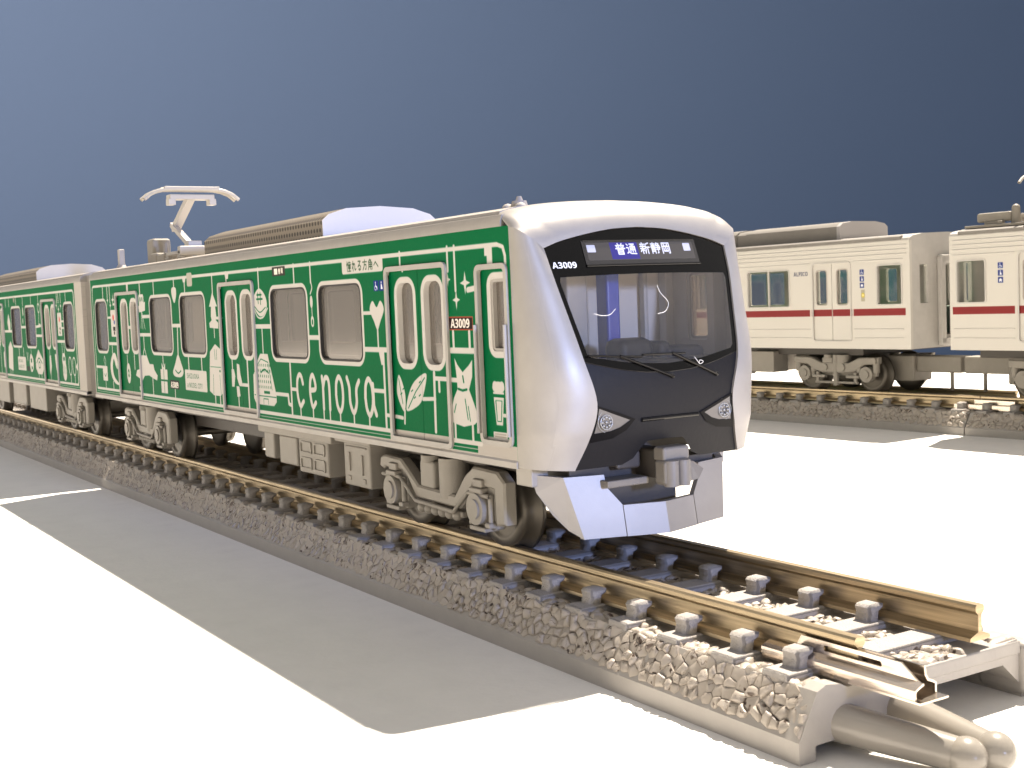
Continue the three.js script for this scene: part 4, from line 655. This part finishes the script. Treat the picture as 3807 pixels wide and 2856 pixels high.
  B.col('#050506').rect(-9, 9, 17, 30).col('#f2f2f4').text('A3009', -7.28, 25.5, 0.56, 'bold', 'left', 1.12);
  const bandMat = phy(0xffffff, { map: B.tex(), roughness: 0.08, specularIntensity: 0.7 });
  part('windscreen_surround', polar(bandOut, open, 0, 22.6, 0, (p) => [(8 - p[2]) / 16, (p[1] - 18) / 11], 6), bandMat, lead);
  part('windscreen', polar(open, null, 0, 22.4, 0.02, null, 6), M.glass, lead);
  const D = pen(-5.2, 5.2, 25.6, 27.3, 1024);
  D.col('#2a2826').rect(-6, 6, 25, 28).col('#3f3c39').rr(-4.9, 4.9, 25.95, 27.15, 0.1).col('#29256e').rect(-2.9, -0.45, 26.0, 27.15).col('#aeb0bd').rr(-4.85, -4.15, 26.5, 27.0, 0.06).rr(3.9, 4.6, 26.5, 27.05, 0.06).col('#c9cbd8');
  P.k.lineWidth = 1; D.glyph(G.fu, -2.45, 26.32, 0.86, 0.76, 0.1).glyph(G.tsu, -1.5, 26.32, 0.86, 0.76, 0.09).glyph(G.shin, -0.25, 26.34, 0.88, 0.76, 0.09).glyph(G.shizu, 0.75, 26.34, 0.88, 0.76, 0.085).glyph(G.oka, 1.75, 26.34, 0.84, 0.76, 0.1);
  const disp = gridSurf(20, 3, (u, v) => { const z = 4.8 - 9.6 * u, y = 25.62 + 1.66 * v; return [faceX(y, z) + 0.05, y, z]; }, (p) => [(4.8 - p[2]) / 9.6, (p[1] - 25.62) / 1.66]);
  const dd = part('destination_display', disp, phy(0xffffff, { map: D.tex(), roughness: 0.22, clearcoat: 0.8, clearcoatRoughness: 0.05 }), lead);
  const onFace = (y, z, o) => [faceX(y, z) + o, y, z];
  part('bezel', [tube([onFace(25.62, 4.8, 0.06), onFace(25.62, 2.6, 0.06), onFace(25.62, 0, 0.06), onFace(25.62, -2.6, 0.06), onFace(25.62, -4.8, 0.06)], 0.09), tube([onFace(27.28, 4.7, 0.05), onFace(27.28, 2.5, 0.05), onFace(27.28, 0, 0.05), onFace(27.28, -2.5, 0.05), onFace(27.28, -4.7, 0.05)], 0.06)], M.gloss, dd);
  const lowOut = both([[0, 14.0], [1.5, 13.95], [1.9, 13.6], [2.5, 12.85], [3.3, 12.5], [6.95, 12.45], [6.2, 14.4], [5.74, 16.53], [6.5, 19.5], [4, 18.86], [2, 18.56], [0, 18.46]]);
  part('lower_mask', polar(lowOut, null, 0, 16.2, -0.03, null, 8), M.black, lead);
  const lampOut = [[5.72, 16.62], [4.2, 16.1], [2.75, 15.54], [3.4, 14.85], [4.4, 14.38], [6.12, 14.2], [5.9, 15.4]], lampIn = [[5.56, 16.42], [4.35, 15.95], [3.15, 15.5], [3.9, 15.08], [4.6, 14.88], [5.82, 14.8], [5.66, 15.6]];
  for (const s of [1, -1]) {
    const side = (g) => (s > 0 ? g : flipZ(g));
    const h = part('headlight', side(polar(lampOut, lampIn, 4.75, 15.42, 0.06, null, 2)), M.bezel, lead);
    part('lens', side(polar(lampIn, null, 4.75, 15.5, 0.03, null, 4)), M.lens, h);
    const led = [new THREE.TorusGeometry(0.47, 0.04, 8, 24).rotateY(Math.PI / 2).translate(faceX(15.5, 5) + 0.1, 15.5, 5.0), new THREE.TorusGeometry(0.74, 0.02, 8, 28, 4.4).rotateY(Math.PI / 2).translate(faceX(15.5, 5) + 0.07, 15.55, 4.9)];
    for (let k = 0; k < 8; k++) led.push(ball(faceX(15.5, 5) + 0.08, 15.5 + 0.32 * Math.sin(k * Math.PI / 4), 5 + 0.32 * Math.cos(k * Math.PI / 4), 0.095, 8));
    led.push(ball(faceX(15.5, 5) + 0.06, 15.5, 5, 0.1, 8));
    part('led_ring', led.map(side), M.led, h);
  }
  part('mask_slot', tube([onFace(15.42, 2.2, -0.02), onFace(15.44, 0, -0.02), onFace(15.42, -2.6, -0.02)], 0.15, 8), M.gloss, lead);
  part('mask_seam', tube([[6.4, 19.45], [4, 18.87], [2, 18.57], [0, 18.47], [-2, 18.57], [-4, 18.87], [-6.4, 19.45]].map(([z, y]) => onFace(y, z, 0)), 0.045), M.gloss, lead);
  for (const [a, b, c, d] of [[[-0.2, 18.15], [3.9, 19.72], [2.2, 19.58], [6.2, 19.85]], [[-4.15, 18.05], [-0.3, 19.7], [-1.4, 19.62], [2.1, 19.7]]]) {
    part('wiper', [rod(onFace(a[1], a[0], 0.2), onFace(b[1], b[0], 0.25), 0.1, 8), rod(onFace(c[1], c[0], 0.22), onFace(d[1], d[0], 0.22), 0.075, 8), ball(...onFace(a[1], a[0], 0.12), 0.16, 10)], M.gloss, lead);
  }
  // skirt under the nose, three plates
  const sx = (y, z) => 4.2 - 0.235 * Math.abs(z) - 0.18 * (y - 7.75), sp = (z, y) => [sx(y, z), y, z], zy = (p) => [p[2], p[1]];
  for (const s of [1, -1]) {
    const side = (g) => (s > 0 ? g : flipZ(g));
    part('skirt_panel', [side(prism([sp(3.06, 7.72), sp(6.0, 7.77), sp(6.87, 11.85), sp(4.06, 11.82), sp(4.0, 11.0), sp(3.06, 9.78)], [-0.45, 0, 0], zy)),
      side(prism([sp(6.0, 7.77), [1.9, 8.3, 6.6], [1.15, 9.3, 7.3], [0.3, 10.8, 8.0], [-0.05, 12.0, 8.2], sp(6.87, 11.85)], [-0.3, 0, -0.35], (p) => [p[0], p[1]]))], M.silver, lead);
  }
  part('skirt_panel', [prism([sp(0, 7.65), sp(3.0, 7.7), sp(3.0, 9.74), sp(0, 9.72)], [-0.45, 0, 0], zy), flipZ(prism([sp(0, 7.65), sp(3.0, 7.7), sp(3.0, 9.74), sp(0, 9.72)], [-0.45, 0, 0], zy))], M.silver, lead);
  part('skirt_bracket', [box(-2, 1.6, 11.4, 12.3, -6.2, 6.2, 0.1), box(-2.4, 1.4, 8.5, 11.4, -3, 3, 0.2)], M.darkGrey, lead);
  part('coupler', [box(4.0, 5.2, 12.6, 13.55, -1.1, 1.1, 0.2), box(4.2, 5.45, 11.0, 12.7, -1.1, 1.2, 0.25), cylY(5.3, 0.6, 10.95, 12.65, 0.5), cylY(5.3, -0.35, 10.95, 12.65, 0.5), prism([[5.2, 12.5, -1.0], [5.2, 12.4, -1.4], [5.0, 11.8, -2.4], [5.2, 11.2, -1.8], [5.2, 11.1, -1.0]], [-1.2, 0, 0], zy), box(1.0, 3.4, 11.0, 11.5, 1.0, 4.4, 0.1)], M.coupler, lead);
  part('coupler_shank', [box(0.5, 4.4, 11.3, 13.3, -0.6, 0.7, 0.2), box(1.0, 2.6, 12.0, 13.2, 1.0, 3.0, 0.2)], M.darkGrey, lead);
  // cab interior
  part('cab_bulkhead', [box(-6.4, -5.8, 14, 28.5, -8.4, 8.4, 0.05)], std(rgb(0.55, 0.5, 0.445), { roughness: 0.6 }), lead);
  part('cab_partition', [box(-3.0, -1.6, 14, 28, -0.9, 0.25, 0.2)], M.blue, lead);
  part('cab_trim', [box(-4.6, -3.4, 14, 28, 0.6, 2.4, 0.2), box(-5.6, -4.6, 20, 28, -2.9, -2.1, 0.1), box(-5.6, -4.7, 14, 27, -8.3, -7.5, 0.1), box(-5.5, -4.9, 19, 27, -6.0, -5.6, 0.1), box(-5.6, -4.7, 14, 27, 6.2, 7.6, 0.1)], M.greige, lead);
  part('driver_desk', [box(-3.5, 2.6, 17.2, 19.2, -7, 7, 0.5), box(-1.0, 1.2, 18.8, 20.65, -1.7, 1.3, 0.6), box(-1.2, 1.2, 18.8, 20.35, -3.1, -2.1, 0.4), box(-1.2, 1.4, 18.8, 19.95, -6.0, -2.6, 0.6)], M.black, lead);
  // running gear
  bogie(lead, -14.4); bogie(lead, -91);
  const uf = [[-48.7, -46.2, 9.1, 12.4], [-44.8, -40.5, 8.85, 11.6], [-40.0, -33.4, 8.45, 11.8], [-30.0, -24.9, 8.3, 12.5]];
  for (const [a, b, c, d] of uf) part('equipment_box', [box(a, b, c, d, 3.2, 8, 0.2), box(a + 0.5, b + 0.2, c, d, -8, -3.2, 0.2)], M.grey, lead);
  part('box_panel', [[-39.4, -36.9, 10.3, 11.4], [-36.3, -33.9, 10.3, 11.4], [-39.4, -36.9, 8.85, 9.95], [-36.3, -33.9, 8.85, 9.95]].map(([a, b, c, d]) => frameRing(a + 0.15, b - 0.15, c + 0.15, d - 0.15, 0.1, 0.14, 7.98, 8.12)), M.grey, lead);
  part('box_latch', [box(-28.9, -28.6, 9.6, 11.2, 7.9, 8.15, 0.05), box(-26.4, -26.1, 9.4, 11.1, 7.9, 8.15, 0.05), box(-29.4, -25.4, 11.6, 11.75, 7.9, 8.12, 0.05), box(-29.2, -28.6, 8.8, 9.2, 7.9, 8.1, 0.05), box(-26.3, -25.7, 8.7, 9.1, 7.9, 8.1, 0.05)], M.grey, lead);
  part('underframe_rail', [box(-49.5, -32, 11.6, 12.4, 6.4, 8.3, 0.15), box(-31, -24, 12.0, 12.6, 6.4, 8.4, 0.15), box(-107, -2, 12.3, 12.7, 7.2, 8.6, 0.1)], M.grey, lead);
  part('rear_coupler', [box(-111, -106, 10.4, 11.8, -1.2, 1.2, 0.3)], M.grey, lead);
}
const second = thing('model_train_car', 'second green train car at the left edge, coupled behind the car with the silver nose', 'model train', [-167, RAILY, 0], { group: 'cars of the green train' });
{
  greenCar(second, printRear(), REAR);
  endWall(second, -113.2, 1); endWall(second, -221, -1);
  coolingUnit(second, -196, -156.9);
  bogie(second, -130.4); bogie(second, -203);
  for (const [a, b, c, d] of [[-158, -145.5, 8.3, 12.3], [-172, -161, 8.6, 12.3], [-186, -176, 8.3, 12.3]]) part('equipment_box', [box(a, b, c, d, 3, 8, 0.2), box(a, b, c, d, -8, -3, 0.2)], M.grey, second);
  part('underframe_rail', [box(-220, -115, 12.3, 12.7, 7.2, 8.6, 0.1)], M.grey, second);
  part('front_coupler', [box(-115, -110.8, 10.4, 11.8, -1.2, 1.2, 0.3)], M.grey, second);
}
// fibres of dust on the windscreen
const fib = (pts) => tube(pts.map(([y, z]) => [faceX(y, z) + 0.1, y, z]), 0.017, 5, 24);
solo('dust_fibre', 'pale curled fibre stuck to the middle of the windscreen', 'fibre', fib([[24.2, -0.35], [23.7, -0.5], [23.0, -1.0], [22.45, -0.6], [22.3, 0.1]]), M.lint, [3.5, 23, 0]);
solo('dust_fibre', 'thin pale fibre on the left half of the windscreen, across the blue partition', 'fibre', fib([[22.5, 5.1], [22.35, 4.5], [22.4, 3.9], [22.75, 3.4]]), M.lint, [3.5, 22.5, 4]);
solo('dust_fibre', 'tiny looped fibre caught on the right wiper', 'fibre', tube([[5.0, 19.35, -1.9], [5.1, 19.1, -2.05], [5.1, 18.85, -2.3], [5.2, 19.0, -2.5], [5.1, 19.1, -2.3], [5.1, 18.9, -2.2]], 0.017, 5, 24), M.lint, [5, 19, -2.2]);

// ---------------------------------------------------------------- the white train behind
const WS = 9.5, WAT = [-67.01, 0, -116.34], WT = 0.05;
makeTrack('train_track', 'track under the white car with the roof box, right of the silver nose', WAT, WT, -150, 9.2, -33.67 + 2.4 - 4.75 * 24, 4.75, { stone: 1.1, rows: 4, clips: true });
makeTrack('train_track', 'model track section at the right edge, joined under the second white car', WAT, WT, 9.4, 150, 11.2, 4.75, { stone: 1.1, rows: 4, clips: true });
solo('rail_joiner', 'shiny metal rail joiner where the two background track sections meet', 'rail joiner', [box(-4.2, 6, 4.35, 4.48, 0.35, 1.1, 0.04), box(-4.2, 6, 3.7, 4.4, 1.0, 1.12, 0.04), box(-1, 6.3, 4.45, 5.2, 0.24, 0.36, 0.04)], M.steel).position.set((WAT[0] + 9.3 + Math.sin(WT) * RAILZ) * MM, 0, (WAT[2] - Math.sin(WT) * 9.3 + RAILZ) * MM);
function whiteCar(car, spec) {
  const [xa, xb] = spec.ends, P = printWhite(xa, xb, spec);
  const mat = std(0xffffff, { map: P.tex(), roughness: 0.42, metalness: 0.08, ...grainBump(0.012) });
  for (const s of [1, -1]) {
    const side = (g) => (s > 0 ? g : flipZ(g));
    const wall = shapeOf([[xa, 13.1], [xb, 13.1], [xb, 30.4], [xa, 30.4]]);
    for (const [a, b] of spec.win) wall.holes.push(rrect(a, b, 20.3, 26.6, 0.4, THREE.Path));
    for (const [a, b] of spec.doors) wall.holes.push(rrect(a, b, 14.4, 27.4, 0.5, THREE.Path));
    part('side_wall', side(uvFrom(P, exZ(wall, WS - 0.6, WS))), mat, car);
    for (const [a, b] of spec.win) {
      const f = part('window', [side(frameRing(a + 0.05, b - 0.05, 20.35, 26.55, 0.35, 0.22, WS - 0.4, WS + 0.1)), ...(b - a > 8 ? [side(box((a + b) / 2 - 0.14, (a + b) / 2 + 0.14, 20.3, 26.6, WS - 0.4, WS - 0.05, 0.05))] : [])], M.white, car);
      part('pane', side(exZ(rrect(a + 0.05, b - 0.05, 20.35, 26.55, 0.35), WS - 0.34, WS - 0.28)), M.clear, f);
    }
    for (const [a, b] of spec.doors) {
      const m = (a + b) / 2;
      part('door_frame', side(frameRing(a, b, 14.45, 27.35, 0.5, 0.22, WS - 0.1, WS + 0.12)), M.white, car);
      for (const [c, d] of [[a, m - 0.05], [m + 0.05, b]]) {
        const leaf = rrect(c, d, 14.4, 27.4, 0.1), h = c === a ? [m - 3.4, m - 1.05] : [m + 1.05, m + 3.4]; leaf.holes.push(rrect(h[0], h[1], 20.4, 26.3, 0.55, THREE.Path));
        const l = part('door', side(uvFrom(P, exZ(leaf, WS - 0.6, WS - 0.12))), mat, car);
        part('window_frame', side(frameRing(h[0] + 0.08, h[1] - 0.08, 20.48, 26.22, 0.5, 0.16, WS - 0.4, WS - 0.06)), M.seat, l);
        part('pane', side(exZ(rrect(h[0] + 0.08, h[1] - 0.08, 20.48, 26.22, 0.5), WS - 0.5, WS - 0.44)), M.clear, l);
      }
    }
    const ribs = [], gaps = [...spec.doors].sort((p, q) => p[0] - q[0]); let x = xa + 0.6;
    for (const y of [29.7, 29.0, 28.3]) ribs.push(side(box(xa + 0.6, xb - 0.6, y - 0.09, y + 0.09, WS - 0.1, WS + 0.1, 0.06)));
    for (const [a, b] of [...gaps, [xb - 0.6, 0]]) { if (a - x > 2) for (const y of [27.5, 16.35, 14.9]) ribs.push(side(box(x, a - 0.7, y - 0.08, y + 0.08, WS - 0.1, WS + 0.08, 0.05))); x = b + 0.7; }
    part('body_rib', ribs, M.white, car);
    part('seat_row', side(box(xa + 3, xb - 3, 15, 19.6, 6.4, WS - 0.8, 0.4)), std(rgb(0.2, 0.27, 0.22), { roughness: 0.6 }), car);
  }
  const rp = [[WS, 30.35], [WS - 0.15, 30.75], [WS - 0.9, 31.1], [6, 31.45], [0, 31.62], [-6, 31.45], [-WS + 0.9, 31.1], [-WS + 0.15, 30.75], [-WS, 30.35], [-WS + 1, 30.3], [0, 30.8], [WS - 1, 30.3]];
  part('roof', exX(rp, xa, xb, 0.6), M.white, car);
  part('gutter', [1, -1].map((s) => { const g = exX([[WS + 0.05, 30.5], [WS + 0.12, 31.0], [WS - 0.5, 31.25], [WS - 0.6, 30.6]], xa + 1.6, xb - 1.6); return s > 0 ? g : flipZ(g); }), M.roofDark, car);
  for (const [x, d] of [[xb, 1], [xa, -1]]) {
    const s = shapeOf([[-WS + 0.62, 13.12], [WS - 0.62, 13.12], [WS - 0.62, 30.4], [WS - 1.0, 31.0], [6, 31.4], [0, 31.57], [-6, 31.4], [-WS + 1.0, 31.0], [-WS + 0.62, 30.4]]);
    s.holes.push(rrect(-1.4, 1.4, 15, 26.3, 0.4, THREE.Path)); for (const k of [1, -1]) s.holes.push(rrect(k > 0 ? 5 : -7, k > 0 ? 7 : -5, 20.3, 26.5, 0.3, THREE.Path));
    const g = new THREE.ExtrudeGeometry(s, { depth: 0.7, bevelEnabled: false }).rotateY(Math.PI / 2).translate(d > 0 ? x - 0.72 : x + 0.02, 0, 0);
    const e = part('end_wall', g, M.white, car);
    const lo = Math.min(x, x + d * 0.9), hi = Math.max(x, x + d * 0.9);
    part('gangway_frame', [box(lo, hi, 13.6, 27.6, 1.5, 2.7, 0.2), box(lo, hi, 13.6, 27.6, -2.7, -1.5, 0.2), box(lo, hi, 26.5, 28, -2.6, 2.6, 0.3), box(lo, hi, 13.4, 14.6, -2.6, 2.6, 0.1)], M.white, e);
    for (const k of [6, -6]) part('pane', box(x - d * 0.4 - 0.03, x - d * 0.4 + 0.03, 20.2, 26.6, k - 1.1, k + 1.1, 0.01), M.clear, e);
    part('coupler', [box(Math.min(x - d * 9, x + d * 3.4), Math.max(x - d * 9, x + d * 3.4), 8.9, 11.6, -1.6, 1.6, 0.3), box(Math.min(x - d * 10.5, x - d * 5), Math.max(x - d * 10.5, x - d * 5), 7.4, 11.7, -2.4, 2.4, 0.3), cylY(x + d * 0.6, 0, 5.9, 9, 0.3)], M.grey, car);
  }
  part('floor', [box(xa + 0.3, xb - 0.3, 13.0, 15, -8.8, 8.8), box(xa + 3, xb - 12, 11.8, 13, -6.5, 6.5)], M.darkGrey, car);
  for (const x of spec.bogies) bogie(car, x, 1);
  for (const [a, b, c, d] of spec.boxes) part('equipment_box', [box(a, b, c, d, 4, 7.8, 0.2), box(a, b, c, d, -7.8, -4, 0.2)], M.grey, car);
}
const w1 = thing('model_train_car', 'white train car with red stripe and grey roof box, just right of the silver nose', 'model train', WAT, { turn: WT, local: true, group: 'cars of the white train' });
whiteCar(w1, { ends: [-120, 0], win: [[-6.4, -1.6], [-35.2, -25.3], [-53, -43.5], [-82, -72], [-98, -88], [-118, -113]], doors: [[-19.9, -11.9], [-67, -59], [-109, -101]], red: [[-119, -109.5], [-100.5, -67.5], [-58.5, -20.7], [-20.3, -16], [-15.8, -11.6], [-11.3, -0.9]], logo: [-24.2], signs: [-9.9], sticker: [-9.7], bogies: [-17.3, -101], boxes: [[-36.5, -31, 8.6, 12.4], [-50, -39, 8, 12.4], [-66, -53, 8.2, 12.4], [-82, -70, 8, 12.4]] });
{
  const prof = [[6.2, 31.4], [6.2, 33.6], [5.4, 34.15], [3, 34.5], [-3, 34.5], [-5.4, 34.15], [-6.2, 33.6], [-6.2, 31.4]];
  const u = part('cooling_unit', [exX(prof, -38.5, -17.3, 0.5), exX(prof.map(([z, y]) => [z * 0.97, y - 0.12]), -41, -38.5, 0.5), exX(prof, -62, -41, 0.5)], M.roofDark, w1);
  part('end_cap', exX(prof.map(([z, y]) => [z * 1.005, y + 0.01]), -17.3, -16.6, 0.5), std(rgb(0.34, 0.325, 0.33), { roughness: 0.55 }), u);
}
const w2 = thing('model_train_car', 'white train car cut off by the right edge, with pantograph gear on its roof', 'model train', [WAT[0] + Math.cos(WT) * 67, 0, WAT[2] - Math.sin(WT) * 67], { turn: WT, local: true, group: 'cars of the white train' });
whiteCar(w2, { ends: [-59.67, 60.3], win: [[-58.4, -53.5], [-37, -28], [-24, -14], [10, 20], [30, 40], [53, 58]], doors: [[-47.6, -40], [-4, 4], [42, 50]].map(([a, b], i) => (i ? [a, b] : [-47.9, -39.9])).map(([a, b]) => [a, b]), red: [[-59.2, -48.6], [-48.2, -44], [-43.8, -39.6], [-39.2, -4.6], [4.6, 41.4], [50.6, 59]], logo: [], signs: [-51.35], bogies: [-42, 42], boxes: [[-30, -18, 8.2, 12.4], [-14, 0, 8, 12.4], [6, 20, 8.2, 12.4]] });
{
  part('roof_gear', [box(-57.4, -51.6, 32.3, 33.7, 4.2, 5.8, 0.3), box(-56, -53.6, 31.3, 32.4, 4, 6, 0.2), box(-59, -48, 31.5, 31.9, 2, 6.6, 0.1), cylY(-51.2, 5, 31.5, 34.0, 0.75, 0.6), ball(-51.2, 34.1, 5, 0.62, 12), box(-53.5, -52.6, 31.7, 32.4, 5.6, 6.4, 0.1)], M.grey, w2);
  pantograph(w2, -49.3, 31.5, M.panto, 0.79, true);
}

renderer.render(scene, camera);
